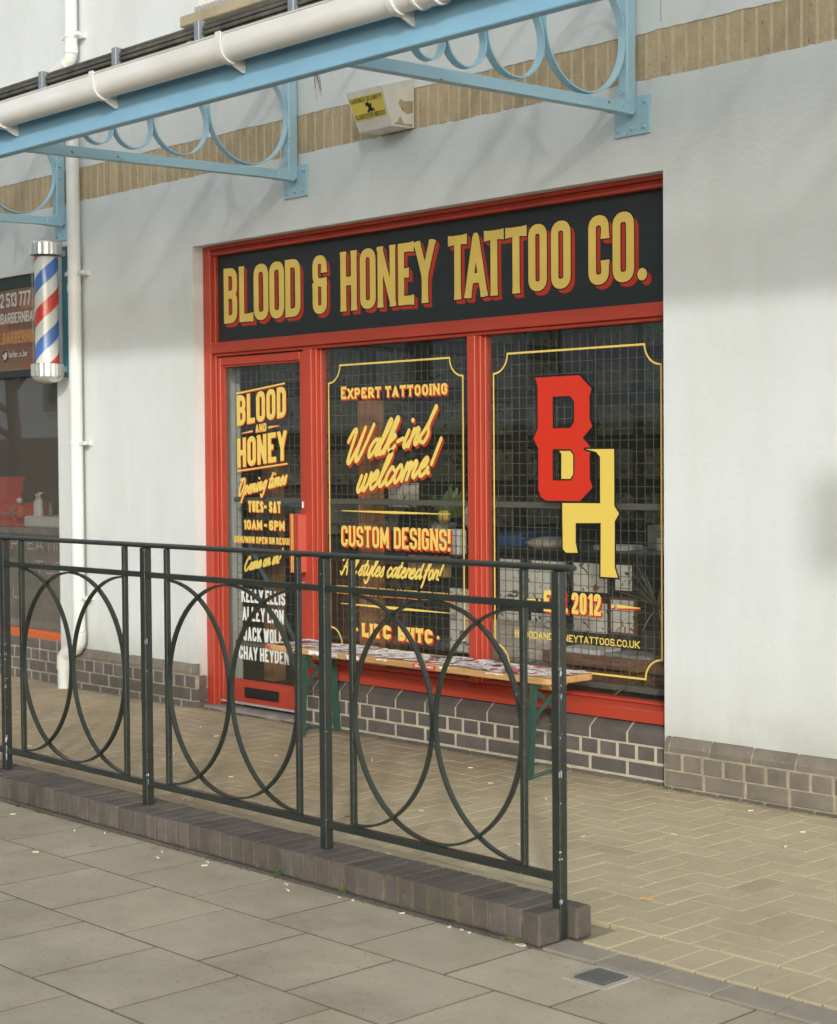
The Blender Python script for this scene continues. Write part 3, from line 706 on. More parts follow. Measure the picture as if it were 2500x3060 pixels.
for x, y, o in cells[260:]+cut:
    hx, hy = (W_/2, L_/2) if o else (L_/2, W_/2)
    mb.cur = 1 if dirty(x, y) else 0
    mb.cbox(x-hx+.003, x+hx-.003, max(YB, y-hy+.003), y+hy-.003, -.03, paver_z(), .002)
o = mb.obj('paver', [mat('buff_clay_paver_far', (.50,.435,.285), .85, (.45,.39,.255), 2.2, .35, 90, coord='World', xdirt=((.80,.74,.70),-1.2,1.3), stain=(.91,.89,.86), stain_scale=2.3), mat('dirty_paver_far', (.41,.335,.225), .85, (.35,.28,.19), 2.2, .35, 90, coord='World')], forecourt); o['kind'] = 'stuff'
# border course of whole pavers next to kerb / edging
bm_ = MB().cbox(-W_/2+.003, W_/2-.003, -.100, .100, -.05, 0, .002).mesh('paver', M['paver'])
for k in range(24):
    inst('paver', bm_, forecourt, (1.402+k*W_, -2.026, paver_z()-.004), (0, 0, rnd.uniform(-.006,.006)))
# edging strip (flush) right of kerb
edg = empty('edging_strip', (0,0,0), kind='structure')
em = MB().cbox(-.103, .103, -.060, .060, -.05, 0, .002).mesh('edging_stone', M['strip'])
for k in range(11):
    inst('edging_stone', em, edg, (1.40+k*.213, -2.192, .005+rnd.uniform(-.001,.001)), (0, 0, rnd.uniform(-.006,.006)))
# kerb
kerb = tag(MB().box(-5.0, 1.240, -2.2425, -2.038, -.02, .098).obj('kerb', M['kerb_mortar']), kind='structure')
kmA = MB().cbox(-.0302, .0302, -.107, .107, -.046, .046, .0022).mesh('brick', M['kerb'])
for k in range(76):
    x = 1.246-k*.0703
    if k == 0: continue
    inst('brick', kmA, kerb, (x-.003, -2.141+rnd.uniform(-.0025,.0025), .059+rnd.uniform(-.0015,.0015)), (rnd.uniform(-.01,.01), rnd.uniform(-.012,.012), rnd.uniform(-.012,.012)))
MB().cbox(1.213, 1.283, -2.249, -2.152, .0, .103, .005).obj('brick', M['kerb'], kerb)
MB().cbox(1.213, 1.312, -2.108, -2.035, .0, .100, .006).obj('brick', M['kerb'], kerb)
MB().cbox(1.213, 1.238, -2.150, -2.110, .0, .102, .003).obj('brick', M['kerb'], kerb)
# mortar foot and lower course under the kerb bricks
mb = MB(); x = -5.0
while x < 1.0:
    l_ = rnd.uniform(.18,.24); mb.cbox(x+.003, x+l_-.003, -2.268+rnd.uniform(-.003,.003), -2.24, -.01, .010+max(0, -x)*.0022, .003); x += l_
mb.obj('lower_course', M['kerb'], kerb)

# ================================================================== BUILDING
bld = empty('shop_building', (0,0,0), label='white rendered shop building with buff brick band and dark brick plinth', cat='building')
Zt = 2.797; B0, B1 = 3.212, 3.431
mb = MB()
mb.box(-16, 9, 0, .35, Zt, B0); mb.box(-16, 9, 0, .35, B1, 7.2)
mb.box(0, 9, 0, .35, -.3, Zt); mb.box(-5.11, -3.571, 0, .35, -.3, Zt); mb.box(-16, -8.6, 0, .35, -.3, Zt)
def ragged(z, amp, up):
    pts = []; x = -7.0; off = 0
    while x < 1.6:
        off = max(0, min(amp, off+rnd.uniform(-1,1)*amp*.7)); pts.append((x, z+(off if up else -off))); x += rnd.uniform(.006,.022)
    return pts
for z, up in ((B0, True), (B1, False)):
    P = ragged(z, .005, up)
    for a, b in zip(P[:-1], P[1:]):
        zz = z-(.0002 if up else -.0002)
        if abs(a[1]-z)+abs(b[1]-z) < 1e-5: continue
        mb.prism([(a[0],z),(b[0],z),(b[0],b[1]),(a[0],a[1])], 1, 0, .012)
wall = mb.obj('wall', M['render'], bld)
MB().box(-16, 9, .0055, .34, B0, B1).obj('mortar_bed', M['soldier_mortar'], bld)
sm = [MB().cbox(-.0320, .0320, 0, .09, -.107, .107, .003).mesh('brick', M['soldier'])]
for k in range(-96, 18):
    x = -.0966+.075*k+.0375
    inst('brick', sm[0], bld, (x+rnd.uniform(-.001,.001), .002+rnd.uniform(0,.003), (B0+B1)/2+rnd.uniform(-.002,.002)), (rnd.uniform(-.006,.006), rnd.uniform(-.006,.006), rnd.uniform(-.006,.006)))
# plinths
def row(x0, x1, joint, pitch, y, z0, z1, m_, jw=.014, depth=.09, prof=None, wob=.001):
    """bricks between x0 and x1; joints at joint+n*pitch; shares mesh for whole bricks"""
    k = math.floor((x0-joint)/pitch); cache = {}
    while joint+k*pitch < x1:
        a = max(x0, joint+k*pitch+jw/2); b = min(x1, joint+(k+1)*pitch-jw/2); k += 1
        if b-a < .02: continue
        w2 = round((b-a)/2, 4)
        if w2 not in cache:
            mm = MB()
            if prof: mm.prism([(p[0], p[1]) for p in prof], 0, -w2, w2)
            else: mm.cbox(-w2, w2, 0, depth, -(z1-z0)/2, (z1-z0)/2, .003)
            cache[w2] = mm.mesh('brick', m_)
        inst('brick', cache[w2], bld, ((a+b)/2, y+rnd.uniform(-wob,wob), (z0+z1)/2+rnd.uniform(-.0008,.0008)), (rnd.uniform(-.006,.006), rnd.uniform(-.004,.004), rnd.uniform(-.005,.005)))
def capprof(h, d, run):
    z = h/2
    return [(0,-z), (.0,z-.048), (.006,z-.040), (run-.012,z-.008), (run,z-.004), (d,z), (d,-z)]
# under the window
row(-2.60, -.012, -.463, .2265, .02, .186, .284, M['engcap'], prof=capprof(.098, .16, .06), jw=.013)
row(-2.60, -.012, -.409, .1133, .02, .111, .1785, M['engbrick'])
row(-2.60, -.012, -.463, .2265, .02, .036, .0995, M['engbrick'])
row(-2.60, -.012, -.36, .2265, .004, -.05, .024, M['engbrick'])
mb = MB().box(-2.61, -.002, .0220, .30, -.3, .186)
mb.prism([(.0225,.186),(.0225,.232),(.078,.279),(.17,.281),(.17,.186)], 0, -2.61, -.002)
mb.obj('mortar_bed', M['mortar'], bld)
# pier on the right
row(.02, 5.0, .045, .2235, -.03, .182, .252, M['pierbrick'], prof=capprof(.070, .032, .028), jw=.009)
row(.02, 5.0, .128-.0075, .1117, -.03, .103, .173, M['pierbrick'])
row(.02, 5.0, .24, .2235, -.03, .030, .096, M['pierbrick'])
row(.02, 5.0, .19, .125, -.040, -.05, .0235, M['engbrick'])
mb = MB().box(.018, 5.0, -.0262, -.0005, -.3, .182); mb.prism([(-.0262,.182),(-.0262,.204),(-.005,.243),(-.0005,.246),(-.0005,.182)], 0, .018, 5.0)
mb.obj('mortar_bed', M['mortar_dk'], bld)
# left of the door
row(-5.02, -3.548, -3.60, .2235, -.03, .212, .280, M['pierbrick'], prof=capprof(.068, .032, .028), jw=.009)
row(-5.02, -3.548, -3.66, .1117, -.03, .135, .205, M['engbrick'])
row(-5.02, -3.548, -3.60, .2235, -.03, .058, .128, M['engbrick'])
row(-5.02, -3.548, -3.70, .2235, -.03, -.02, .051, M['engbrick'])
mb = MB().box(-5.02, -3.55, -.0262, -.0005, -.3, .212); mb.prism([(-.0262,.212),(-.0262,.234),(-.005,.271),(-.0005,.274),(-.0005,.212)], 0, -5.02, -3.55)
mb.obj('mortar_bed', M['mortar_dk'], bld)
# under the barber window
row(-7.2, -5.112, -5.18, .2235, .01, .232, .299, M['engbrick'])
row(-7.2, -5.112, -5.18, .1117, .01, .155, .224, M['engbrick'])
row(-7.2, -5.112, -5.10, .2235, .01, .078, .147, M['engbrick'])
row(-7.2, -5.112, -5.18, .1117, .01, -.01, .070, M['engbrick'])
MB().box(-8.6, -5.111, .0135, .30, -.3, .300).obj('mortar_bed', M['mortar_dk'], bld)
# stone sill and window upstairs
usill = MB().cbox(-3.55, -1.6, -.09, -.001, 4.085, 4.150, .006).obj('window_sill', mat('stone_sill', (.42,.37,.25), .9, (.33,.29,.19), 4, .3, 60), bld)
uw = MB().box(-3.45, -1.7, -.022, -.001, 4.152, 5.4).obj('window', M['white'], bld)
MB().box(-3.38, -1.78, -.030, -.0225, 4.24, 5.3).obj('pane', M['darkglass'], uw)
mb = MB()
for k in range(46): mb.box(-3.44+k*.038, -3.425+k*.038, -.060, -.03, 4.152, 4.19)
mb.obj('bird_spikes', M['grey'], uw)
MB().box(-.012, -.006, -.0012, -.0002, 3.46, 5.6).obj('movement_joint', mat('joint_seal', (.45,.45,.42), .8), bld)
# interior shell
mb = MB()
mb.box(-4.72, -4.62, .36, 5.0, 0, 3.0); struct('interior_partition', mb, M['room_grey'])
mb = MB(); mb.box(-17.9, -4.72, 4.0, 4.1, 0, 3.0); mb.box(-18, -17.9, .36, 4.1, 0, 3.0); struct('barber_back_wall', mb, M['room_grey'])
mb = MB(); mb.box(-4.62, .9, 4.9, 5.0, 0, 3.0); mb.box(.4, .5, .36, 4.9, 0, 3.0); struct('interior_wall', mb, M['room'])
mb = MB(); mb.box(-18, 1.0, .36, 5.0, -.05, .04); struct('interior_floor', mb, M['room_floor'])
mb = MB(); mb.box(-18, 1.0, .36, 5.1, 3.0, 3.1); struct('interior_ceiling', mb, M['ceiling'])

# ================================================================== SHOPFRONT
sf = empty('shopfront', (-1.8,.1,0), label='red painted timber shopfront with glazed door and two tall windows', cat='shopfront')
def rp(name, *b, parent=None, m_=None, c=.003):
    o = MB().cbox(*b, c).obj(name, m_ or M['red']); o.parent = parent or sf
    o.matrix_parent_inverse = (parent or sf).matrix_basis.inverted() if not parent else Matrix()
    return o
def P(o, parent):            # parent while keeping world position of a mesh built in world coordinates
    o.parent = parent; o.matrix_parent_inverse = Matrix.Translation(parent.location).inverted() if parent.parent is None else Matrix()
    return o
sf.location = (0,0,0)
G = .141
rp('jamb', -3.5705, -3.50, .075, .17, .03, 2.7965)
rp('jamb_bead', -3.4995, -3.478, .098, .17, .03, 2.74)
rp('head', -3.4995, -.0005, .066, .17, 2.776, 2.7965)
rp('head_moulding', -3.4995, -.0005, .092, .17, 2.761, 2.7755, c=.002)
rp('head_moulding', -3.4995, -.0005, .080, .17, 2.741, 2.7605, c=.004)
rp('transom', -3.4995, -.0005, .072, .17, 2.155, 2.219)
rp('transom_moulding', -3.4775, -.0005, .094, .17, 2.136, 2.1545)
rp('mullion', -2.632, -2.560, .075, .17, .03, 2.1355)
rp('mullion_bead', -2.5595, -2.545, .100, .17, .362, 2.1355)
rp('mullion', -1.324, -1.268, .075, .17, .362, 2.1355)
rp('mullion_bead', -1.2675, -1.252, .100, .17, .362, 2.1355)
rp('mullion_bead', -1.340, -1.3245, .100, .17, .362, 2.1355)
rp('mullion', -.045, -.0005, .085, .17, .362, 2.1355)
o = MB().prism([(.045,.284),(.045,.338),(.050,.343),(.112,.362),(.17,.362),(.17,.284)], 0, -2.5595, -.0005).obj('window_sill', M['red'], sf)
MB().box(-2.5595, -.0005, .098, .17, .3625, .374).obj('sill_bead', M['red'], sf)
# glass beads (inner, slightly lighter) along glass edges
for a, b in ((-2.5445,-1.3405), (-1.2515,-.0455)):
    rp('glazing_bead', a, a+.010, .126, .17, .3745, 2.1355)
    rp('glazing_bead', b-.010, b, .126, .17, .3745, 2.1355)
p1 = MB().box(-2.534, -1.351, G, G+.006, .3745, 2.1355).obj('window_pane', M['glass'], sf)
p2 = MB().box(-1.241, -.056, G, G+.006, .3745, 2.1355).obj('window_pane', M['glass'], sf)
# door
door = MB().cbox(-3.4725, -3.445, .105, .15, .052, 2.128, .004)
door.cbox(-2.700, -2.637, .105, .15, .052, 2.128, .004)
door.cbox(-3.4447, -2.7003, .105, .15, 2.082, 2.128, .003)
door.cbox(-3.4447, -2.7003, .105, .15, .052, .188, .003)
door = door.obj('door', M['red'], sf)
MB().box(-3.4445, -2.7005, G, G+.006, .189, 2.081).obj('pane', M['glass'], door)
mb = MB()
for a in ((-3.444,-3.434,.189,2.081),(-2.711,-2.701,.189,2.081),(-3.4335,-2.7115,2.071,2.081),(-3.4335,-2.7115,.189,.199)): mb.box(a[0],a[1],.118,.140,a[2],a[3])
mb.obj('glazing_bead', M['red'], door)
lb = MB().cbox(-3.232, -2.912, .097, .1045, .098, .160, .002).obj('letterbox', M['black'], door)
MB().cbox(-3.215, -2.929, .093, .0965, .108, .150, .002).obj('letterbox_flap', mat('flap_black', (.012,.013,.014), .3), door)
MB().box(-3.47, -2.64, .1005, .1045, .054, .0665).obj('weather_bar', M['grey'], door)
hd = MB().cbox(-2.700, -2.618, .020, .100, .870, 1.205, .002).obj('handle', M['red'], door)
mb = MB().box(-2.6165, -2.6155, .022, .098, .875, 1.20); mb.obj('handle_sunlit_side', M['red_sunlit'], door)  # lighter sheet paints sunlight onto the handle's right side
mb = MB().box(-2.683, -2.677, .0185, .0195, .872, 1.203); mb.box(-2.670, -2.664, .0185, .0195, .872, 1.203); mb.obj('handle_stripe', M['yellow'], door)
mb = MB().tube([(-2.665,.105,.80),(-2.665,.085,.80)], .016, 14); mb.obj('lock', M['chrome'], door)
mb = MB().cbox(-2.672,-2.658,.088,.1045,1.235,1.275,.002); mb.obj('catch', M['chrome'], door)
MB().box(-3.56, -2.60, .03, .17, .012, .030).obj('threshold', mat('threshold_stone', (.36,.34,.31), .8, (.25,.23,.21), 8), sf)

# ---- fascia sign
sign = MB().box(-3.4775, -.0005, .121, .15, 2.2195, 2.7405).obj('fascia_sign', M['board'])
tag(sign, 'long black fascia board with gold and red block lettering above the shop windows', 'sign')
Fz0, Fz1 = 2.331, 2.660
LT = [('B',-3.421,-3.290),('L',-3.270,-3.135),('O',-3.131,-2.993),('O',-2.984,-2.847),('D',-2.838,-2.700),('&',-2.592,-2.452),
      ('H',-2.352,-2.215),('O',-2.189,-2.060),('N',-2.045,-1.903),('E',-1.882,-1.757),('Y',-1.752,-1.597),
      ('T',-1.500,-1.361),('A',-1.378,-1.219),('T',-1.240,-1.101),('T',-1.091,-.945),('O',-.935,-.811),('O',-.784,-.657),
      ('C',-.545,-.417),('O',-.395,-.265)]
for c, a, b in LT:
    t_ = .048 if c not in 'N' else .044
    g = glyph_polys(c, a, b, Fz0, Fz1, t_, 0, .16, False)
    mb = MB(); put(mb, sweep(g, .026, -.024, .25), .1205, 1); put(mb, glyph_polys(c, a, b, Fz0, Fz1, t_, .0065, .16), .1200, 2); put(mb, g, .1193, 0); face_front(mb)
    mb.obj('letter', [M['yellow'], M['redink'], M['black']], sign)
def disc(cx, cz, rx, rz, n=22): return [[Vector((cx+rx*math.cos(2*math.pi*k/n), cz+rz*math.sin(2*math.pi*k/n))) for k in range(n)]]
mb = MB(); put(mb, sweep(disc(-.2175,2.359,.029,.029), .026, -.024, .25), .1205, 1); put(mb, disc(-.2175,2.359,.0355,.0355), .1200, 2); put(mb, disc(-.2175,2.359,.029,.029), .1193, 0); face_front(mb)
mb.obj('full_stop', [M['yellow'], M['redink'], M['black']], sign)

# ---- gilt on glass
Y_ = .1390
YR = [M['yellow'], M['redink'], M['black']]; YL = [M['yellow_lite'], M['redink'], M['black']]
def border(x0, x1, z0, z1, r_, w_, parent):
    P_ = []
    def arc(cx, cz, a0, a1): return [(cx+r_*math.cos(R(a0+(a1-a0)*k/10)), cz+r_*math.sin(R(a0+(a1-a0)*k/10))) for k in range(11)]
    path = [arc(x0, z1, 0, -90), arc(x0, z0, 90, 0), arc(x1, z0, 180, 90), arc(x1, z1, 270, 180)]
    mb = MB(); polys = []
    for i, a in enumerate(path):
        polys += stroke_polys(a, w_/2); nx = path[(i+1) % 4]
        polys += stroke_polys([a[-1], nx[0]], w_/2+.0002)
    for a in path:   # little corner squares where arc meets line
        for q in (a[0], a[-1]): polys.append([Vector((q[0]-w_/2,q[1]-w_/2)), Vector((q[0]+w_/2,q[1]-w_/2)), Vector((q[0]+w_/2,q[1]+w_/2)), Vector((q[0]-w_/2,q[1]+w_/2))])
    put(mb, polys, Y_, 0); face_front(mb); return mb.obj('gilt_border', M['yellow'], parent)
border(-2.484, -1.417, .470, 2.036, .097, .009, p1)
border(-1.197, -.124, .470, 2.036, .097, .009, p2)
text('lettering', 'EXPERT TATTOOING', -2.378, -1.532, 1.846, 1.906, .0148, Y_, YR, p1, gap=.011, space=.034, shadow=(.009,-.009,.2), flare=.45, serif=True, first_big=.010)
script('script_lettering', 'Walk-inz', (-2.335,1.488), (-1.665,1.606), .092, .0222, Y_, YR, p1, shadow=(.011,-.012), outline=.003, slant=.60)
script('script_lettering', 'welcome!', (-2.255,1.326), (-1.640,1.438), .092, .0222, Y_, YR, p1, shadow=(.011,-.012), outline=.003, slant=.60)
mb = MB(); put(mb, [[Vector((-2.383,1.223)),Vector((-1.95,1.2145)),Vector((-1.513,1.219)),Vector((-1.513,1.2215)),Vector((-1.95,1.2285)),Vector((-2.383,1.2265))]], Y_, 0); face_front(mb); mb.obj('ornament_line', YR, p1)
text('lettering', 'CUSTOM DESIGNS!', -2.388, -1.517, 1.026, 1.142, .0185, Y_, YR, p1, gap=.009, space=.040, shadow=(.013,-.010,.2), flare=.40, serif=True)
script('script_lettering', 'All styles catered for!', (-2.390,.870), (-1.590,.870), .052, .0135, Y_, YR, p1, outline=.0015, slant=.55, space=.5)
text('lettering', 'GUEST ARTISTS FROM AROUND THE WORLD!', -2.435, -1.485, .760, .806, .0095, Y_, YR, p1, gap=.0045, space=.018, shadow=(.005,-.004,.2))
mb = MB(); put(mb, [[Vector((-2.398,.7035)),Vector((-1.95,.694)),Vector((-1.520,.700)),Vector((-1.520,.703)),Vector((-1.95,.7105)),Vector((-2.398,.7065))]], Y_, 0); face_front(mb); mb.obj('ornament_line', YR, p1)
text('lettering', 'LITC', -2.219, -1.985, .529, .606, .0225, Y_, YR, p1, gap=.011, shadow=(.012,-.010,.2), flare=.45, serif=True)
text('lettering', 'BHTC', -1.925, -1.660, .529, .606, .0225, Y_, YR, p1, gap=.011, shadow=(.012,-.010,.2), flare=.45, serif=True)
mb = MB()
for cx in (-1.615, -2.262): put(mb, disc(cx+.007,.561,.010,.010), Y_+.001, 1); put(mb, disc(cx,.567,.010,.010), Y_, 0)
face_front(mb); mb.obj('ornament_dot', YR, p1)
# monogram
Bp = [(-0.913,1.908),(-0.623,1.908),(-0.546,1.841),(-0.559,1.808),(-0.559,1.694),(-0.543,1.66),(-0.603,1.606),(-0.550,1.556),(-0.560,1.519),(-0.559,1.405),(-0.543,1.367),(-0.623,1.30),(-0.843,1.30),(-0.877,1.317),(-0.893,1.354),(-0.893,1.559),(-0.925,1.606),(-0.895,1.655),(-0.895,1.862),(-0.902,1.887)]
C1 = [(-0.796,1.811),(-0.682,1.81),(-0.656,1.782),(-0.657,1.684),(-0.681,1.655),(-0.797,1.655)]
C2 = [(-0.798,1.553),(-0.68,1.552),(-0.656,1.526),(-0.657,1.426),(-0.681,1.399),(-0.799,1.399)]
Hp = [(-0.585,1.551),(-0.407,1.55),(-0.407,1.28),(-0.378,1.244),(-0.405,1.206),(-0.406,0.991),(-0.402,0.976),(-0.386,0.939),(-0.494,0.939),(-0.491,1.197),(-0.65,1.193),(-0.651,1.099),(-0.638,1.049),(-0.713,1.047),(-0.734,1.064),(-0.736,1.289),(-0.494,1.291),(-0.494,1.513),(-0.518,1.537)]
H2 = [(-0.761,1.55),(-0.68,1.549),(-0.656,1.526),(-0.657,1.426),(-0.681,1.399),(-0.742,1.399),(-0.741,1.53)]
def fillpoly(poly, holes=()):
    V = [Vector(p) for p in poly]; E_ = [(i,(i+1) % len(poly)) for i in range(len(poly))]; n = len(V)
    for h_ in holes:
        V += [Vector(p) for p in h_]; E_ += [(n+i, n+(i+1) % len(h_)) for i in range(len(h_))]; n += len(h_)
    res = delaunay_2d_cdt(V, E_, [], 1, 1e-7, False)
    def pin(x, z, P_):
        c = False; j = len(P_)-1
        for i in range(len(P_)):
            if (P_[i][1] > z) != (P_[j][1] > z) and x < (P_[j][0]-P_[i][0])*(z-P_[i][1])/(P_[j][1]-P_[i][1])+P_[i][0]: c = not c
            j = i
        return c
    fs = []
    for f in res[2]:
        x = sum(res[0][i].x for i in f)/3; z = sum(res[0][i].y for i in f)/3
        if pin(x, z, poly) and not any(pin(x, z, h_) for h_ in holes): fs.append(tuple(f))
    return [(v.x, v.y) for v in res[0]], fs
mb = MB()
def layer(poly, holes, Y, mi):
    v, f = fillpoly(poly, holes); mb.cur = mi; mb.add([(x, Y, z) for x, z in v], f)
put(mb, stroke_polys(H2, .0075, True), Y_+.0012, 2); layer(H2, (), Y_+.0009, 0); face_front(mb)
put(mb, sum((stroke_polys(q, .0085, True) for q in (Bp, C1, C2)), []), Y_+.0007, 2); layer(Bp, (C1, C2), Y_+.0005, 1)
put(mb, stroke_polys(Hp, .0085, True), Y_+.0003, 2); layer(Hp, (), Y_, 0); face_front(mb)
mb.obj('monogram', [M['yellow_lite'], M['red_logo'], M['black']], p2)
text('lettering', 'Est', -.862, -.705, .752, .856, .021, Y_, YR, p2, gap=.008, shadow=(.011,-.010,.2), flare=.3, serif=True)
text('lettering', '2012', -.678, -.493, .750, .855, .0185, Y_, YR, p2, gap=.009, shadow=(.010,-.009,.2), flare=.3, serif=True)
mb = MB()
for s_ in (1, -1):
    mb = MB()
    c0 = -.655
    put(mb, disc(c0+.236*s_+.006, .796, .0095, .0095), Y_+.001, 1); put(mb, disc(c0+.236*s_, .802, .0095, .0095), Y_, 0)
    a_ = c0+.262*s_; b_ = c0+.404*s_
    q = [Vector((a_,.793)),Vector((b_,.800)),Vector((b_,.803)),Vector((a_,.812))]
    put(mb, [[Vector((p.x+.004,p.y-.008)) for p in q]], Y_+.001, 1); put(mb, [q], Y_, 0)
    face_front(mb); mb.obj('ornament_wedge', YR, p2)
text('lettering', 'BLOODANDHONEYTATTOOS.CO.UK', -1.058, -.256, .611, .646, .0062, Y_, YL, p2, gap=.0045, radk=2.2)
# door lettering
sh = (.006,-.006,.2)
text('lettering', 'BLOOD', -3.331, -2.866, 1.716, 1.895, .0315, Y_, YR, door, gap=.014, shadow=sh, slope=.095)
text('lettering', 'HONEY', -3.331, -2.863, 1.465, 1.640, .0315, Y_, YR, door, gap=.013, shadow=sh, slope=.095)
text('lettering', 'AND', -3.152, -3.050, 1.672, 1.720, .0105, Y_, YR, door, gap=.006, shadow=(.004,-.004,.2), slope=.095)
mb = MB()
for (x0, z0, x1, z1, w0, w1) in ((-3.335,1.910,-2.872,1.955,.009,.009),(-3.331,1.447,-2.855,1.490,.009,.009),(-3.290,1.671,-3.180,1.684,.002,.011),(-3.030,1.703,-2.925,1.712,.013,.002)):
    q = strip_poly(x0, z0, x1, z1, w0, w1); put(mb, [[Vector((p.x+.003,p.y-.0055)) for p in q]], Y_+.001, 1); put(mb, [q], Y_, 0)
face_front(mb); mb.obj('ornament_line', YR, door)
script('script_lettering', 'Opening times', (-3.325,1.298), (-2.870,1.373), .050, .0135, Y_, YR, door, shadow=(.006,-.006), slant=.55, space=.6)
text('lettering', 'TUES- SAT', -3.231, -2.923, 1.202, 1.270, .0165, Y_, YR, door, gap=.006, space=.022, shadow=(.005,-.005,.2))
text('lettering', '10AM - 6PM', -3.279, -2.888, 1.098, 1.157, .0155, Y_, YR, door, gap=.006, space=.018, shadow=(.005,-.005,.2))
text('lettering', 'SUN/MON OPEN ON REQUEST', -3.370, -2.775, 1.017, 1.058, .0095, Y_, [M['yellow'],M['redink'],M['black']], door, gap=.0045, space=.014, shadow=(.003,-.003,.2))
script('script_lettering', 'Come on in!', (-3.275,.848), (-2.930,.914), .042, .0135, Y_, YL, door, slant=.55, space=.5)
WI = [M['whiteink']]
for s_, x0, x1, z0, z1 in (('KELLY ELLIS',-3.306,-2.890,.662,.742),('ALLEY LION',-3.298,-2.905,.552,.636),('JACK WOLF',-3.290,-2.915,.432,.516),('CHAY HEYDEN',-3.336,-2.861,.318,.398)):
    text('lettering', s_, x0, x1, z0, z1, .0148, Y_, WI, door, gap=.0065, space=.022)

# ---- wire grilles behind the glass
def grille(x0, x1, label, tops=((1.275,2.112),(.52,1.235))):
    g = empty('wire_grille', (0,0,0), label=label, cat='grille', group='wire grilles behind the shop glass')
    fr = MB()
    for z in (1.272, .405): fr.cbox(x0, x1, .185, .215, z-.012, z+.018, .002)
    fr.obj('rail', M['meshbar'], g)
    mb = MB()
    n = int((x1-x0)/.0505)
    for k in range(n+1):
        x = x0+.012+k*.0505
        a = rnd.uniform(-.002,.002); b = rnd.uniform(-.002,.002)
        mb.bar((x+a,.200,.42), (x+b,.200,1.262), .0030, .0030, (0,1,0)); mb.bar((x+b,.200,1.285), (x+a,.200,2.112+rnd.uniform(-.006,.006)), .0030, .0030, (0,1,0))
    for z0, z1 in ((.44,1.245),(1.315,2.09)):
        z = z0
        while z < z1: mb.bar((x0+.004,.2045,z+rnd.uniform(-.002,.002)), (x1-.004,.2045,z+rnd.uniform(-.002,.002)), .0030, .0030, (0,1,0)); z += .0555
    mb.obj('wire_mesh', M['wire'], g)
grille(-2.56, -1.34, 'square wire grille inside the middle window behind the script lettering')
grille(-1.24, -.03, 'square wire grille inside the right window behind the large monogram')
grille(-3.43, -2.70, 'square wire grille inside the glazed door')

# ================================================================== CANOPY
can = empty('canopy', (0,0,0), label='pale blue steel canopy with ring brackets and grimy clear roof', cat='canopy')
bm2 = MB().cbox(-12, 4.0, -1.80, -1.75, 3.012, 3.185, .004).obj('fascia_beam', M['bluebeam'], can)
def bracket(X):
    b = MB(); b.cbox(X-.027, X+.027, -.075, -.012, 3.075, 3.85, .004)
    b = b.obj('bracket', M['blue'], can)
    mb = MB().cbox(X-.103, X+.103, -.012, -.001, 2.975, 3.150, .002).obj('wall_plate', M['blue'], b)
    mb = MB()
    for bx, bz in ((-.075,3.005),(0,3.005),(.075,3.005),(.078,3.118),(-.078,3.118)):
        mb.tube([(X+bx,-.012,bz),(X+bx,-.020,bz)], .009, 6); mb.tube([(X+bx,-.020,bz),(X+bx,-.027,bz)], .005, 8)
    mb.tube([(X+.028,-.10,3.095),(X+.034,-.10,3.095)], .012, 8); mb.tube([(X-.002,-.076,3.16),(X-.002,-.084,3.16)], .011, 8)
    mb.obj('bolt', M['blue'], b)
    mb = MB().bar((X,-.135,3.090), (X,-1.752,3.052), .050, .048).obj('arm', M['blue'], b)
    MB().cbox(X-.030, X+.030, -.152, -.03, 3.062, 3.120, .003).obj('arm_socket', M['blue'], b)
    MB().bar((X,-.08,3.814-.031+.027), (X,-1.75,3.814-.688+.027), .05, .05).obj('rafter', M['blue'], b)
    for cy, r_, cz in ((-1.303,.090,3.203),(-1.090,.117,3.232),(-.795,.178,3.296),(-.343,.270,3.390)):
        MB().ring('yz', (cy, cz), r_-.007, r_, X-.020, X+.020).obj('ring', M['blue'], b, smooth=True)
for X in (2.24, -.170, -2.580, -4.990, -7.40): bracket(X)
gut = MB()
prof = [(-1.872+.056*math.cos(a), 3.170+.056*math.sin(a)) for a in [R(180+180*k/16) for k in range(17)]]
prof = [(-1.928,3.214),(-1.930,3.220),(-1.924,3.222)]+prof+[(-1.816,3.215)]
inn = [(-1.872+.052*math.cos(a), 3.170+.052*math.sin(a)) for a in [R(360-180*k/16) for k in range(17)]]
pl = prof+[(-1.820,3.215)]+inn+[(-1.9245,3.214)]
n_ = len(pl)
gut.add([(-12,p[0],p[1]) for p in pl]+[(4,p[0],p[1]) for p in pl], [(i,(i+1) % n_,n_+(i+1) % n_,n_+i) for i in range(n_)])
gut = gut.obj('gutter', M['gutter'], can, smooth=True)
for X in (-6.3,-5.38,-4.43,-3.46,-2.50,-1.645,-.72,.28,1.24,2.2,3.1):
    mb = MB().ring('yz', (-1.872,3.170), .0565, .0650, X-.016, X+.016, R(180), R(345), 20)
    mb.prism([(-1.930,3.170),(-1.938,3.170),(-1.938,3.226),(-1.930,3.226)], 0, X-.016, X+.016)
    mb.prism([(-1.842,3.116),(-1.801,3.140),(-1.801,3.080),(-1.812,3.078),(-1.868,3.104)], 0, X-.004, X+.006)
    mb.obj('gutter_clip', M['gutter'], gut, smooth=True)
for X in (.44,):
    mb = MB().ring('yz', (-1.872,3.170), .0565, .0610, X-.055, X+.055, R(180), R(360), 20); mb.ring('yz', (-1.872,3.170), .061, .066, X-.055, X-.040, R(180), R(360), 20); mb.ring('yz', (-1.872,3.170), .061, .066, X+.040, X+.055, R(180), R(360), 20)
    mb.obj('gutter_coupling', M['gutter'], gut, smooth=True)
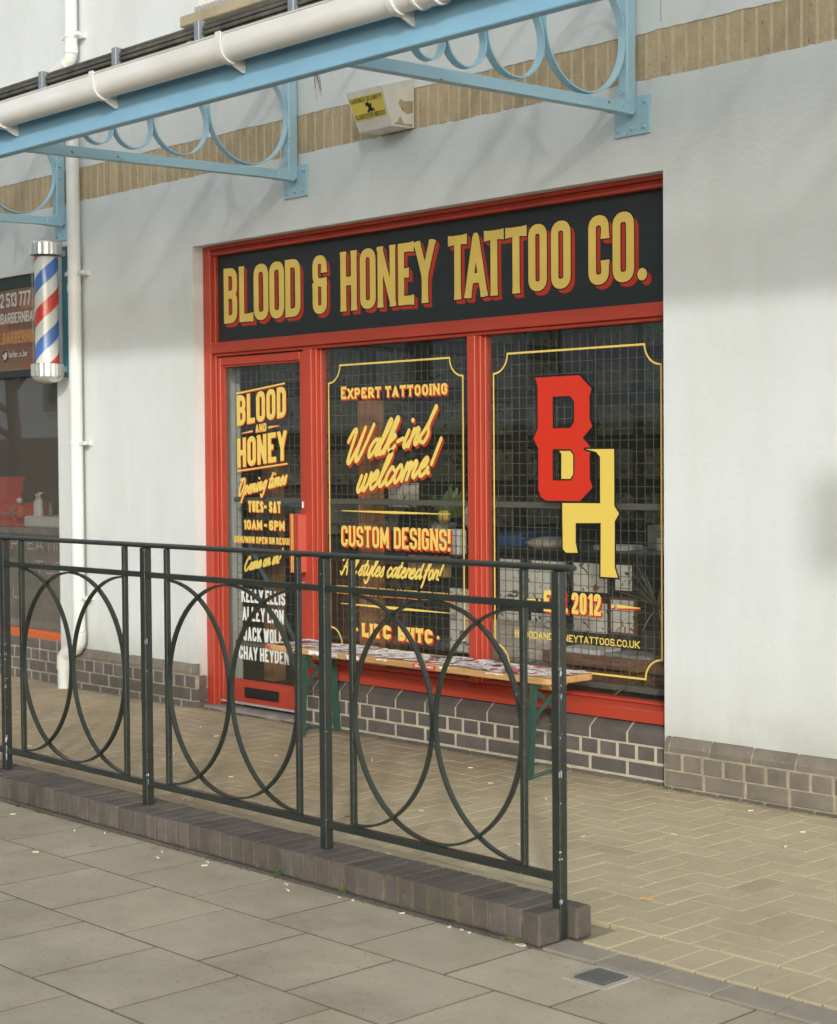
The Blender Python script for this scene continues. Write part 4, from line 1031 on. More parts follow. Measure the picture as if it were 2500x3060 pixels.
# eaves trim and glazing
tr = MB()
for z0, z1, y in ((3.212,3.256,-1.806),(3.259,3.276,-1.812),(3.279,3.296,-1.820),(3.299,3.316,-1.820),(3.319,3.333,-1.812)): tr.cbox(-12, 4, y, -1.775, z0, z1, .003)
tr.box(-12, 4, -1.774, -1.765, 3.19, 3.330)
tr = tr.obj('eaves_trim', M['rib'], can)
def roofz(y): return 3.975+.393*y
pitch_ = .617; k = 0
xs = [-2.244+pitch_*j for j in range(-15, 10)]
gp = MB().add([(-pitch_/2+.012,-1.80,roofz(-1.80)),(pitch_/2-.012,-1.80,roofz(-1.80)),(pitch_/2-.012,-.03,roofz(-.03)),(-pitch_/2+.012,-.03,roofz(-.03)),
               (-pitch_/2+.012,-1.80,roofz(-1.80)+.01),(pitch_/2-.012,-1.80,roofz(-1.80)+.01),(pitch_/2-.012,-.03,roofz(-.03)+.01),(-pitch_/2+.012,-.03,roofz(-.03)+.01)],
              [(0,3,2,1),(4,5,6,7),(0,1,5,4),(1,2,6,5),(2,3,7,6),(3,0,4,7)]).mesh('glazing_panel', M['poly'])
gb = MB().bar((0,-1.80,roofz(-1.80)+.012), (0,-.03,roofz(-.03)+.012), .018, .022).mesh('glazing_bar', M['rib'])
ec = MB().cbox(-.018, .018, -1.838, -1.80, 3.20, 3.340, .003).mesh('end_cap', M['alu'])
for x in xs:
    inst('glazing_bar', gb, can, (x,0,0)); inst('end_cap', ec, can, (x+.012,0,0)); inst('glazing_panel', gp, can, (x+pitch_/2,0,0))
MB().box(-12, 4, -.022, -.001, 4.01, 4.090).obj('flashing', M['lead'], can)
mb = MB()
for p in range(7):
    q = Vector((-.283,-1.79,3.012)); pts = [q]
    for _ in range(4): q = q+Vector((rnd.uniform(-.012,.014), rnd.uniform(-.008,.008), -rnd.uniform(.006,.03))); pts.append(q)
    mb.tube(pts, [.002,.0016,.0012,.001,.0006], 4)
tag(mb.obj('twig', M['bark']), 'tiny dry twig dangling from the underside of the blue beam', 'twig')

# ================================================================== ALARM BOX
al = MB().add([(-1.90,-.226,3.411),(-1.62,-.226,3.411),(-1.62,-.155,3.215),(-1.875,-.155,3.215),(-1.90,-.001,3.477),(-1.62,-.001,3.477),(-1.62,-.001,3.222),(-1.875,-.001,3.222)],
   [(0,3,2,1),(4,5,6,7),(0,1,5,4),(1,2,6,5),(2,3,7,6),(3,0,4,7)]).obj('alarm_box', mat('peeling_white_box', (.72,.71,.64), .55, (.62,.61,.54), 8, .05))
tag(al, 'cream alarm box with yellow sticker and flaking paint on the brick band', 'alarm box')
n_al = Vector((0,-.196,-.071)).normalized()
def alp(u, v, off=.002):   # u 0..1 left-right, v 0..1 top-bottom on the sloping front
    a = Vector((-1.90,-.226,3.411)).lerp(Vector((-1.62,-.226,3.411)), u); b = Vector((-1.875,-.155,3.215)).lerp(Vector((-1.62,-.155,3.215)), u)
    return a.lerp(b, v)+Vector((0,-.94,.0))*off+Vector((0,0,-.34))*off
mb = MB(); mb.keep = True
mb.add([alp(.03,.15),alp(.03,.72),alp(.93,.72),alp(.95,.15)], [(0,1,2,3)]); mb.obj('sticker', mat('sticker_yellow', (.72,.57,.11), .4), al)
mb = MB(); mb.keep = True
def al_text(s_, v0, v1, off):
    for c, a, b in layout(s_, .06, .92, .011, .010, .035):
        g = glyph_polys(c, a, b, 0, (v1-v0), .0135); vs, fs = union(g)
        mb.add([alp(x, v1-z, off) for x, z in vs], [f[::-1] for f in fs])
al_text('GARDNER SECURITY', .18, .29, .003); al_text('GLOUCESTER 883337', .58, .69, .003)
lion = [(.42,.55),(.47,.50),(.50,.44),(.46,.40),(.41,.41),(.45,.37),(.42,.32),(.47,.34),(.50,.30),(.54,.32),(.55,.38),(.59,.34),(.61,.38),(.58,.43),(.60,.48),(.64,.50),(.66,.56),(.60,.53),(.57,.57),(.52,.53),(.48,.57)]
v, f = fillpoly([(a, 1-b) for a, b in lion]); mb.add([alp(x, 1-z, .003) for x, z in v], f)
mb.obj('sticker_print', M['black'], al)
mb = MB(); mb.keep = True     # flaked patches on the side
for P_ in ([(-.07,3.35),(-.10,3.36),(-.115,3.335),(-.085,3.30),(-.05,3.285),(-.01,3.30),(-.01,3.36)], [(-.15,3.225),(-.12,3.24),(-.10,3.27),(-.075,3.235),(-.02,3.24),(-.012,3.225)]):
    v, f = fillpoly(P_); mb.add([(-1.6190, a, b) for a, b in v], f)
mb.obj('flaked_patch', M['soldier'], al)

# ================================================================== DOWNPIPE
dp = empty('downpipe', (0,0,0), label='cream plastic downpipe running down the white wall beside the barber pole', cat='downpipe')
MB().tube([(-4.765,-.075,7),(-4.765,-.075,4.17),(-4.775,-.075,4.125),(-4.81,-.075,4.10)], .042, 18).obj('upper_pipe', M['pipe'], dp, smooth=True)
MB().tube([(-4.80,-.075,4.098),(-4.95,-.075,4.06),(-4.99,-.075,4.02),(-5.0,-.08,3.98)], .046, 18).obj('elbow', M['pipe'], dp, smooth=True)
MB().tube([(-4.765,-.075,3.72),(-4.765,-.075,.40)], .042, 18).obj('lower_pipe', M['pipe'], dp, smooth=True)
MB().tube([(-4.765,-.075,.40),(-4.77,-.075,.33),(-4.80,-.075,.29),(-4.90,-.080,.255),(-4.935,-.085,.22),(-4.94,-.085,.14)], .047, 18).obj('elbow', M['pipe'], dp, smooth=True)
MB().tube([(-4.94,-.085,.16),(-4.94,-.085,.012)], .040, 18).obj('foot_pipe', M['pipe'], dp, smooth=True)
for z in (2.735, 1.63, .62, 4.265):
    mb = MB().tube([(-4.765,-.075,z-.014),(-4.765,-.075,z+.014)], .047, 18); mb.box(-4.835,-4.695,-.02,-.001,z-.014,z+.014); mb.cbox(-4.72,-4.665,-.085,-.060,z-.012,z+.012,.003); mb.cbox(-4.865,-4.81,-.085,-.060,z-.012,z+.012,.003)
    mb.obj('pipe_clip', M['pipe'], dp)
for z in (2.66, 4.20): MB().tube([(-4.765,-.075,z-.05),(-4.765,-.075,z)], .0455, 18).obj('pipe_socket', M['pipe'], dp, smooth=True)

# ================================================================== BARBER SHOP
bs = empty('barber_shopfront', (0,0,0), label='barber shop window with orange sill at the left edge', cat='shopfront')
MB().cbox(-8.6, -5.1105, .015, .12, .300, .352, .004).obj('window_sill', M['orange'], bs)
MB().cbox(-5.128, -5.1105, .03, .12, .353, 2.10, .002).obj('jamb', M['frameblk'], bs)
MB().cbox(-8.6, -5.1105, .018, .12, 2.712, 2.7965, .003).obj('head', mat('dark_green_frame', (.02,.035,.03), .4), bs)
MB().cbox(-8.6, -5.1105, .018, .12, 2.10, 2.150, .003).obj('transom', M['frameblk'], bs)
pane2 = MB().box(-8.6, -5.1285, .060, .066, .353, 2.0995).obj('window_pane', M['glass_dirty_hazed'], bs)
# printed sign panel
sg = MB().box(-8.6, -5.1105, .024, .09, 2.1505, 2.7115).obj('barber_sign', mat('sign_brown', (.20,.11,.075), .45, (.26,.15,.10), 3))
tag(sg, 'brown brick patterned sign panel with white phone number over the barber window', 'sign')
mb = MB(); mb.keep = True; z = 2.155; r_i = 0
pb = [mat('print_brick', c, .45) for c in ((.26,.115,.06),(.20,.085,.05),(.31,.17,.11),(.17,.10,.06))]
for r_i in range(8):
    x = -8.6+(.10 if r_i % 2 else 0)
    while x < -5.33:
        mb.cur = rnd.randrange(4); mb.add([(x+.006,.0235,2.158+r_i*.069),(x+.194,.0235,2.158+r_i*.069),(x+.194,.0235,2.158+r_i*.069+.060),(x+.006,.0235,2.158+r_i*.069+.060)], [(0,1,2,3)]); x += .2
mb.obj('brick_print', pb, sg)
WS = [mat('sign_white', (.62,.60,.57), .5)]; OR = [mat('sign_orange', (.52,.26,.09), .5)]
text('lettering', '42 513 777', -5.935, -5.475, 2.590, 2.688, .0155, .0225, WS, sg, gap=.006, space=.030)
text('lettering', '@BARBERNBAR', -5.935, -5.400, 2.476, 2.550, .0120, .0225, WS, sg, gap=.0055)
text('lettering', 'WE.BARBERNBAR', -6.000, -5.330, 2.334, 2.418, .0170, .0225, OR, sg, gap=.0055)
text('lettering', 'barber_n_bar', -5.775, -5.525, 2.240, 2.285, .0060, .0225, WS, sg, gap=.0045)
mb = MB(); put(mb, disc(-5.825,2.250,.040,.042), .0228, 1)
bird = [(-5.862,2.268),(-5.848,2.262),(-5.836,2.262),(-5.830,2.274),(-5.818,2.280),(-5.806,2.275),(-5.796,2.278),(-5.800,2.268),(-5.800,2.250),(-5.812,2.232),(-5.832,2.224),(-5.856,2.230),(-5.843,2.236),(-5.856,2.246),(-5.850,2.250),(-5.860,2.258)]
v, f = fillpoly(bird); mb.cur = 0; mb.add([(a,.0225,b) for a, b in v], f); face_front(mb); mb.obj('emblem', [WS[0], M['frameblk']], sg)
# chalk writing on the glass
CH = [mat('chalk_writing', (.27,.25,.225), .9)]
text('chalk_lettering', 'EATIN', -5.62, -5.15, .905, .985, .007, .0592, CH, pane2, gap=.028)
text('chalk_lettering', 'TUO', -5.52, -5.16, .745, .830, .007, .0592, CH, pane2, gap=.03)
text('chalk_lettering', 'J', -5.83, -5.72, .560, .850, .008, .0592, CH, pane2)
text('chalk_lettering', 'P', -5.84, -5.76, .900, .985, .010, .0592, CH, pane2)
# behind the barber window
ct = MB().cbox(-7.6, -5.16, .16, .60, 1.00, 1.045, .004); ct.box(-7.6,-5.2,.20,.56,.05,.999)
ct = ct.obj('counter', mat('counter_brown', (.20,.17,.15), .7, (.30,.27,.22), 8)); tag(ct, 'brown counter behind the barber window', 'counter')
ba = MB().cbox(-5.98, -5.20, .24, .52, 1.046, 1.125, .012); tag(ba.obj('basin', M['white']), 'white basin on the counter behind the barber window', 'basin')
def bottle(name, x, y, z, s, label):
    o = MB().lathe([(.030*s,z),(.033*s,z+.01*s),(.033*s,z+.12*s),(.026*s,z+.145*s),(.010*s,z+.155*s),(.010*s,z+.175*s)], x, y, 16).obj(name, M['white'], smooth=True); tag(o, label, 'bottle')
    h_ = MB().tube([(x,y,z+.175*s),(x,y,z+.205*s)], .007*s, 8); h_.cbox(x-.022*s, x+.040*s, y-.008*s, y+.008*s, z+.200*s, z+.216*s, .002); h_.obj('pump', M['white'], o)
bottle('soap_bottle', -5.84, .29, 1.126, .78, 'larger white pump bottle in front on the white basin')
bottle('soap_bottle', -5.945, .33, 1.126, .72, 'smaller white pump bottle behind the larger one')
for k, (x, y) in enumerate(((-5.72,.30),(-5.64,.36),(-5.56,.30))):
    o = MB().lathe([(.024,1.126),(.026,1.130),(.030,1.215),(.0285,1.215),(.025,1.135),(.001,1.133)], x, y, 14).obj('drinking_glass', M['clear']); tag(o, 'clear drinking glass standing on the white basin', 'glass', 'drinking glasses on the basin')
gr = MB().cbox(-6.62, -6.07, .26, .50, 1.10, 1.215, .02); gr.cbox(-6.64,-6.02,.22,.54,1.046,1.072,.006); gr.cbox(-6.5,-6.2,.30,.46,1.072,1.10,.003)
gr = gr.obj('coffee_machine', M['machine']); tag(gr, 'red coffee machine on the counter behind the barber window', 'coffee machine')
MB().cbox(-6.60,-6.10,.250,.259,1.135,1.150,.002).obj('trim', M['chrome'], gr)
MB().tube([(-6.12,.25,1.10),(-6.08,.20,1.16),(-6.02,.20,1.20)], .008, 8).obj('steam_arm', M['chrome'], gr)
MB().ball((-6.03,.24,1.235), .022, 12).obj('knob', M['white'], gr)
hp = MB().prism([(-6.40,1.216),(-6.33,1.216),(-6.27,1.385),(-6.48,1.385)], 1, .28, .42); hp.cbox(-6.49,-6.26,.27,.43,1.386,1.402,.003)
tag(hp.obj('coffee_hopper', M['machine']), 'red funnel hopper on top of the coffee machine', 'hopper')
o = MB().cbox(-6.6,-6.02,.14,.158,.86,.965,.003); tag(o.obj('red_panel', M['machine']), 'red panel on the counter front below the coffee machine', 'panel')
o = MB().cbox(-6.2,-5.3,.60,.72,1.046,1.30,.004); tag(o.obj('shelf_crate', M['frameblk']), 'dark crate standing behind the white basin', 'crate')

# barber pole
POLE = empty('barber_pole', (-4.95,-.17,2.50), label='red white and blue striped barber pole with chrome caps', cat='barber pole')
def pp(mb_, name, m_, smooth=True, parent=None):
    o = mb_.obj(name, m_, smooth=smooth); o.parent = parent or POLE; return o
cyl = MB().lathe([(.077,-.345),(.077,.345)], 0, 0, 40); pp(cyl, 'striped_cylinder', M['pole'])
pp(MB().lathe([(.095,-.35),(.095,.36)], 0, 0, 40), 'clear_sleeve', M['clear'])
def capm(z0, z1, dome):
    mb = MB(); n = 44; vs = []
    for z in (z0, z1):
        for k in range(n):
            r_ = .106 if k % 2 else .101; t = 2*math.pi*k/n; vs.append((r_*math.cos(t), r_*math.sin(t), z))
    mb.add(vs, [(k,(k+1) % n,n+(k+1) % n,n+k) for k in range(n)]+[tuple(range(n)), tuple(range(n,2*n))])
    zz = z1 if dome > 0 else z0
    prof = [(.100*math.cos(a), zz+dome*math.sin(a)) for a in [R(85*k/6) for k in range(7)]]; mb.lathe(prof, 0, 0, 28)
    return mb
pp(capm(.36,.435,.028), 'top_cap', M['chrome']); pp(capm(-.43,-.35,-.045), 'bottom_cap', M['chrome'])
pp(MB().box(-.03,.03,.135,.167,-.43,.43), 'back_plate', M['teal'], False)
mb = MB(); mb.cbox(-.02,.02,.09,.135,.36,.40,.003); mb.cbox(-.02,.02,.09,.135,-.40,-.36,.003); pp(mb, 'mounting_arm', M['chrome'], False)

# ================================================================== RAILING
rail = empty('railing', (0,0,0), label='black painted steel guard railing of interlocking circles on the brick kerb', cat='railing')
Yr = -2.130; PX = [1.262-1.125*k for k in range(5)]
for k, X in enumerate(PX): MB().cbox(X-.0175, X+.0175, Yr-.0175, Yr+.0175, 0.002 if k == 0 else .098, 1.156, .0025).obj('post', M['rail'], rail)
hr = [( .0215*math.cos(R(a)), 1.1665+.0105*math.sin(R(a))) for a in range(0,360,24)]
hr = [(Yr+p[0], p[1]) for p in hr]
MB().prism(hr, 0, -3.45, 1.318).obj('handrail', M['rail'], rail, smooth=True)
mb = MB().ball((1.318, Yr, 1.1665), .0125, 12, (1,1.7,.85)); mb.obj('handrail_end', M['rail'], rail, smooth=True)
for k in range(4):
    xl, xr = PX[k+1], PX[k]; bl, br = xl+.150, xr-.150; xc = (bl+br)/2; cz = .6205
    for z0, z1 in ((1.035,1.057), (.180,.206)): MB().cbox(xl+.0178, xr-.0178, Yr-.0125, Yr+.0125, z0, z1, .002).obj('rail', M['rail'], rail)
    for bx in (bl, br): MB().cbox(bx-.010, bx+.010, Yr-.0105, Yr+.0105, .2065, 1.1555, .002).obj('upright', M['rail'], rail)
    for sx_, a0, a1, w_ in ((xc,0,2*math.pi,.0100), (bl,-math.pi/2,math.pi/2,.0092), (br,math.pi/2,1.5*math.pi,.0092)):
        mb = MB().ring('xz', (0,0), .4005, .4085, Yr-w_, Yr+w_, a0, a1, 64 if sx_ == xc else 32)
        mb.v = [(v[0]+sx_, v[1], v[2]*1.012+cz) for v in mb.v]
        mb.obj('ring' if sx_ == xc else 'half_ring', M['rail'], rail, smooth=True)
# worn white paint specks running down the corner of posts
pm2 = mat('chipped_paint', (.55,.60,.64), .7)
def chips(X, zz, seed):
    r_ = random.Random(seed); mb = MB()
    for z in zz:
        h_ = r_.choice((.002,.003,.004,.006,.010,.022)); w2 = r_.uniform(.0015,.0045); o_ = r_.uniform(0,.008)
        mb.box(X+.0176, X+.0179, Yr-.0172+o_, Yr-.0172+w2+o_, z, z+h_)
        if r_.random() < .5: mb.box(X+.0172-w2, X+.0172, Yr-.0179, Yr-.0176, z, z+h_*.8)
    tag(mb.obj('paint_chip', pm2, rail), kind='stuff')
chips(PX[0], [.13+rnd.random()**1.3*.75 for _ in range(15)]+[.115,.118,.12], 3)
chips(PX[1], [.12+rnd.random()*.9 for _ in range(3)], 4); chips(PX[3], [.12+rnd.random()*.6 for _ in range(18)], 5); chips(PX[2], [.12+rnd.random()*.9 for _ in range(5)], 6)

# ================================================================== SHADOW BOARD added out of view to cast a soft shadow on the wall
nb = empty('shadow_board', (3.62,-2.50,0), label='added unseen grey board on a steel post, casting a soft shadow on the wall', cat='shadow board')
def nbp(mb_, n_, m_): o = mb_.obj(n_, m_); o.parent = nb; return o
nbp(MB().cbox(-.03,.03,.022,.075,0,2.56,.003), 'post', M['green']); nbp(MB().cbox(-.34,.34,-.02,.02,2.17,2.58,.004), 'board', M['grey']); nbp(MB().cbox(-.31,.31,-.024,-.0205,2.20,2.55,.001), 'panel', M['white'])

# ================================================================== BENCH
be = empty('bench', (0,0,0), label='long wooden bench plastered with torn stickers on folding green legs', cat='bench')
BZ = .490
def bpt(u, v):    # u along 0..1, v across 0 (front)..1 (back)
    a = Vector((-2.625,-.235)).lerp(Vector((-.455,-.285)), u); b = Vector((-2.600,.070)).lerp(Vector((-.440,.040)), u)
    return a.lerp(b, v)
out = []
for cu, cv, a0 in ((0,0,180),(1,0,270),(1,1,0),(0,1,90)):
    for k in range(6):
        a = R(a0+90*k/5); rx, ry = .022, .12
        u = (rx if cu == 0 else 1-rx)+rx*math.cos(a); v = (ry if cv == 0 else 1-ry)+ry*math.sin(a)
        p = bpt(u, v); out.append((p.x, p.y))
sb = MB(); n = len(out); cxy = bpt(.5,.5)
def inset(P_, d): return [((p[0]-cxy.x)*(1-d/1.09)+cxy.x, (p[1]-cxy.y)*(1-d/.155)+cxy.y) for p in P_]
lv = [(inset(out,.004),BZ-.032),(out,BZ-.027),(out,BZ-.006),(inset(out,.005),BZ)]
for P_, z in lv: sb.v += [(p[0],p[1],z) for p in P_]
for i in range(3):
    for k in range(n): sb.f.append((i*n+k, i*n+(k+1) % n, (i+1)*n+(k+1) % n, (i+1)*n+k)); sb.mi.append(0)
sb.f += [tuple(range(n))[::-1], tuple(range(3*n,4*n))]; sb.mi += [0,0]
seat = sb.obj('seat', M['wood'], be)
r_ = random.Random(11)
stc = [print_mat('sticker_white', (.90,.89,.87), [(.10,.05,.06),(.55,.10,.08)], 38, th=.62), print_mat('sticker_grey', (.62,.63,.64), [(.80,.79,.76),(.10,.10,.12)], 30, th=.56),
       print_mat('sticker_red', (.52,.10,.08), [(.75,.70,.68),(.10,.03,.03)], 34, th=.58), print_mat('sticker_black', (.07,.07,.075), [(.70,.70,.68),(.40,.30,.10)], 34, th=.60),
       print_mat('sticker_blue', (.18,.27,.40), [(.72,.72,.70),(.60,.25,.10)], 30, th=.57), print_mat('sticker_beige', (.60,.50,.36), [(.72,.70,.68),(.35,.10,.08)], 30, th=.60)]
def blob(w_, h_, jag=.25, n=11):
    return [((w_/2*(1+r_.uniform(-jag,jag)*.8))*math.cos(2*math.pi*k/n)*1.15, (h_/2*(1+r_.uniform(-jag,jag)*.8))*math.sin(2*math.pi*k/n)*1.15) for k in range(n)]
ns = 0
for k in range(230):
    u = .01+.975*((k*89) % 230+r_.random())/230; v = .06+.88*r_.random()
    p = bpt(u, v); w_ = r_.uniform(.05,.15); h_ = r_.uniform(.035,.085); a = r_.uniform(-.9,.9)
    shp = blob(w_, h_) if r_.random() < .5 else [(-w_/2,-h_/2),(w_/2*r_.uniform(.7,1),-h_/2),(w_/2,h_/2*r_.uniform(.6,1)),(0,h_/2*r_.uniform(.8,1.1)),(-w_/2,h_/2)]
    P_ = []
    for q in shp:
        x = p.x+q[0]*math.cos(a)-q[1]*math.sin(a); y = p.y+q[0]*math.sin(a)+q[1]*math.cos(a)
        # keep on the board
        x = min(max(x,-2.605),-.452); uu = (x+2.61)/2.18; yf = -.235-.05*uu+.007; yb = .070-.03*uu-.006
        P_.append((x, min(max(y, yf), yb)))
    z = BZ+.0004+k*.00003
    mb = MB(); mb.keep = True
    c_ = (sum(q[0] for q in P_)/len(P_), sum(q[1] for q in P_)/len(P_))
    lift = r_.uniform(.0,.0) if r_.random() < .9 else .008
    vs = [(c_[0],c_[1],z)]+[(q[0],q[1],z+(lift if i == 0 else 0)) for i, q in enumerate(P_)]
    mb.add(vs, [(0,i+1,(i+1) % len(P_)+1) for i in range(len(P_))])
    mi = r_.choices(range(6), [13,4,2.0,1.8,1.4,2.0])[0]
    mb.obj('sticker', stc[mi], seat)
# stickers wrapped over the front edge
def edge_sticker(x0, x1, m_, z0=BZ-.028, z1=BZ-.004, jag=.003):
    y = lambda x: -.235-.05*(x+2.625)/2.19-.0012
    mb = MB(); mb.keep = True; n = 7; lo = []; hi = []
    for i in range(n):
        x = x0+(x1-x0)*i/(n-1); lo.append((x, y(x), z0+r_.uniform(0,jag)*2)); hi.append((x, y(x), z1))
    mb.add(lo+hi, [(i,i+1,n+i+1,n+i) for i in range(n-1)]); return mb.obj('sticker', m_, seat)
edge_sticker(-2.40,-2.31, stc[3]); edge_sticker(-2.605,-2.55, stc[2]); edge_sticker(-2.22,-2.10, stc[0]); edge_sticker(-2.05,-1.98, stc[1]); edge_sticker(-1.90,-1.80, stc[0])
edge_sticker(-1.66,-1.58, stc[0], BZ-.014); rs = edge_sticker(-1.385,-1.215, mat('red_sticker', (.60,.05,.03), .4), jag=.0005); edge_sticker(-1.19,-1.12, stc[0], BZ-.016); edge_sticker(-.86,-.74, stc[0], BZ-.012)
mb = MB(); yl = -.235-.05*(-1.30+2.625)/2.19-.0035
for c, a, b in layout('immoral', -1.365, -1.235, .0045, .004, .01):
    g = glyph_polys(c, a, b, BZ-.024, BZ-.008, .0042); g = [[Vector((-2.600-p[0], 2*BZ-.032-p[1])) for p in q] for q in g]; put(mb, g, yl, 0)
face_front(mb); mb.obj('sticker_lettering', M['whiteink'], seat)
# legs
def leg_set(X, s):
    yf = -.245-.05*(X+2.6)/2.2+.02; yb = yf+.195
    for y_ in (yf, yb):
        X_ = X; X = X-(.05 if y_ == yb and s > 0 else 0)
        y2 = y_-.03 if y_ == yf else y_+.03
        mb = MB().bar((X,y2,.012), (X+.004*s,y_,BZ-.052), .028, .022, (0,1,0)); mb.bar((X+.013,y2,.012), (X+.013,y_,BZ-.052), .004, .034, (0,1,0)); mb.obj('leg', M['green'], be); X = X_
    MB().bar((X,yf-.01,BZ-.045), (X,yb+.01,BZ-.045), .03, .020).obj('cross_bar', M['green'], be)
    MB().bar((X+.01,yf-.005,.30), (X+.01,yb,.44), .004, .022).obj('brace', M['green'], be)
    MB().bar((X-.01,yb+.005,.30), (X-.01,yf,.44), .004, .022).obj('brace', M['green'], be)
    MB().tube([(X-.02,yf,.25),(X-.02,yb,.25)], .004, 6).obj('tie_rod', M['wire'], be)
    mb = MB().tube([(X,yf-.03,.02),(X+.02*s,yf-.0,.030),(X+.04*s,yf+.05,.045),(X+.04*s,yb-.05,.045),(X+.02*s,yb,.030),(X,yb+.03,.02)], .008, 8); mb.obj('foot_bar', M['green'], be, smooth=True)
    mb = MB().prism([(yf+.02,BZ-.034),(yb-.02,BZ-.034),(yb-.06,BZ-.064),(yf+.06,BZ-.064)], 0, X+.02*s-.02, X+.02*s+.05); mb.obj('batten', M['wood'], be)
leg_set(-2.27, -1); leg_set(-.56, 1)

# ================================================================== DRAIN COVER
dr = MB(); dr.cbox(1.554,1.668,-2.402,-2.288,-.006,.0035,.001)
dr = dr.obj('drain_cover', mat('drain_dark', (.03,.03,.028), .9)); tag(dr, 'small square cast iron drain grating set in the pavement slabs', 'drain cover')
mb = MB()
for i in range(9): mb.box(1.557+i*.0128, 1.5615+i*.0128, -2.399, -2.291, .0036, .0075)
for i in range(9): mb.box(1.5565, 1.6655, -2.3985+i*.0128, -2.394+i*.0128, .0037, .0070)
mb.obj('grating', M['iron'], dr)
mb = MB().box(1.530,1.692,-2.425,-2.4025,-.004,.0028); mb.box(1.530,1.692,-2.2875,-2.266,-.004,.0028); mb.box(1.530,1.5535,-2.4025,-2.2875,-.004,.0028); mb.box(1.6685,1.692,-2.4025,-2.2875,-.004,.0028); mb.obj('cement_surround', mat('cement', (.46,.44,.36), .9, (.36,.34,.28), 12, .3, 60), dr)

# ================================================================== LITTER, WEEDS
bt = MB().tube([(-.0115,0,.0035),(.0115,0,.0035)], .0032, 8).mesh('cigarette_butt', M['butt'])
r_ = random.Random(5)
spots = [(-.2,-.62),(.28,-1.35),(-1.05,-.9),(-.62,-.55),(.42,-1.02),(-1.6,-1.2),(-2.3,-1.1),(-2.7,-1.3),(-1.9,-.7),(.95,-.35),(.55,-.22),(-.75,-1.55),(-1.3,-1.75),(-3.1,-1.5),(.1,-1.75),(-3.3,-.9),(-2.55,-.6),(-2.75,-.75),(-2.9,-.45),(-.35,-1.2),(.62,-.8),(1.05,-.62),(-.9,-.25),(-1.5,-.45)]
for x, y in spots:
    o = inst('cigarette_butt', bt, None, (x+r_.uniform(-.05,.05), y+r_.uniform(-.05,.05), .015), (0,0,r_.uniform(0,3.1)))
    tag(o, 'cigarette butt dropped on the buff brick forecourt', 'cigarette butt', 'cigarette butts on the forecourt')
spots2 = [(-.36,-2.31),(-.30,-2.35),(-1.05,-2.30),(-1.16,-2.36),(-.62,-2.33),(-.52,-2.40),(-1.62,-2.38),(.12,-2.31),(.20,-2.36),(-.95,-2.68)]
for x, y in spots2:
    o = inst('cigarette_butt', bt, None, (x+r_.uniform(-.02,.02), y, .001), (0,0,r_.uniform(0,3.1)))
    tag(o, 'cigarette butt lying on the grey pavement slabs near the kerb', 'cigarette butt', 'cigarette butts on the pavement slabs')
o = MB().tube([(0,0,.005),(.045,.012,.006)], .004, 8).obj('match', M['wood'], loc=(1.17,-1.62,.013)); tag(o, 'burnt brown cigar end on the pavers right of the railing', 'cigar end')
def flake(x, y, z, s, label):
    mb = MB(); n = 7; P_ = [(s*(.6+.5*r_.random())*math.cos(2*math.pi*k/n), s*.6*(.6+.5*r_.random())*math.sin(2*math.pi*k/n)) for k in range(n)]
    mb.prism(P_, 2, 0, .004); o = mb.obj('paper_scrap', M['litter'], loc=(x,y,z)); o.rotation_euler = (r_.uniform(-.2,.2), r_.uniform(-.2,.2), r_.uniform(0,3)); tag(o, label, 'litter', 'pale litter scraps by the kerb')
flake(1.232,-2.275,.003,.022,'crumpled pale scrap against the end of the kerb')
for x, y, z in ((.40,-2.30,.003),(.46,-2.29,.003),(.93,-2.29,.003),(.98,-2.285,.003),(1.02,-2.29,.003),(.70,-2.285,.003)): flake(x, y, z, .011, 'small pale scrap in the dirt along the kerb foot')
o = MB().prism([(0,0),(.025,.004),(.03,.014),(.01,.018)], 2, 0, .002).obj('orange_leaf', mat('dry_leaf', (.40,.07,.03), .7), loc=(-.55,-1.45,.0155)); tag(o, 'small rusty red leaf on the pavers behind the third railing post', 'leaf')
def weed(x, y, h_, n, label):
    mb = MB()
    for k in range(n):
        a = r_.uniform(0, 6.28); l_ = h_*r_.uniform(.5,1); lean = r_.uniform(.2,.9)
        b = Vector((x+r_.uniform(-.012,.012), y+r_.uniform(-.005,.005), .0)); d = Vector((math.cos(a)*lean, math.sin(a)*lean*.5-.2, 1)).normalized()
        sd_ = Vector((-math.sin(a), math.cos(a), 0))*.0016
        mid = b+d*l_*.55; tip = mid+(d+Vector((math.cos(a)*.5,math.sin(a)*.3,-.5))).normalized()*l_*.5
        mb.add([b-sd_, b+sd_, mid+sd_, mid-sd_, tip], [(0,1,2,3),(3,2,4)])
    mb.keep = True; tag(mb.obj('weed', M['weed']), label, 'weed')
weed(.013,-2.258,.045,34,'grass tuft at the kerb foot just left of the middle railing post')
weed(.375,-2.258,.042,34,'grass tuft at the kerb foot below the right railing panel')
weed(-.36,-2.258,.020,20,'tiny weed at the kerb foot between two grass tufts')
weed(-1.78,-2.275,.028,26,'leafy green weed at the kerb foot at the left edge')
weed(-1.60,-2.275,.026,22,'leafy weed by the kerb second from the left edge')
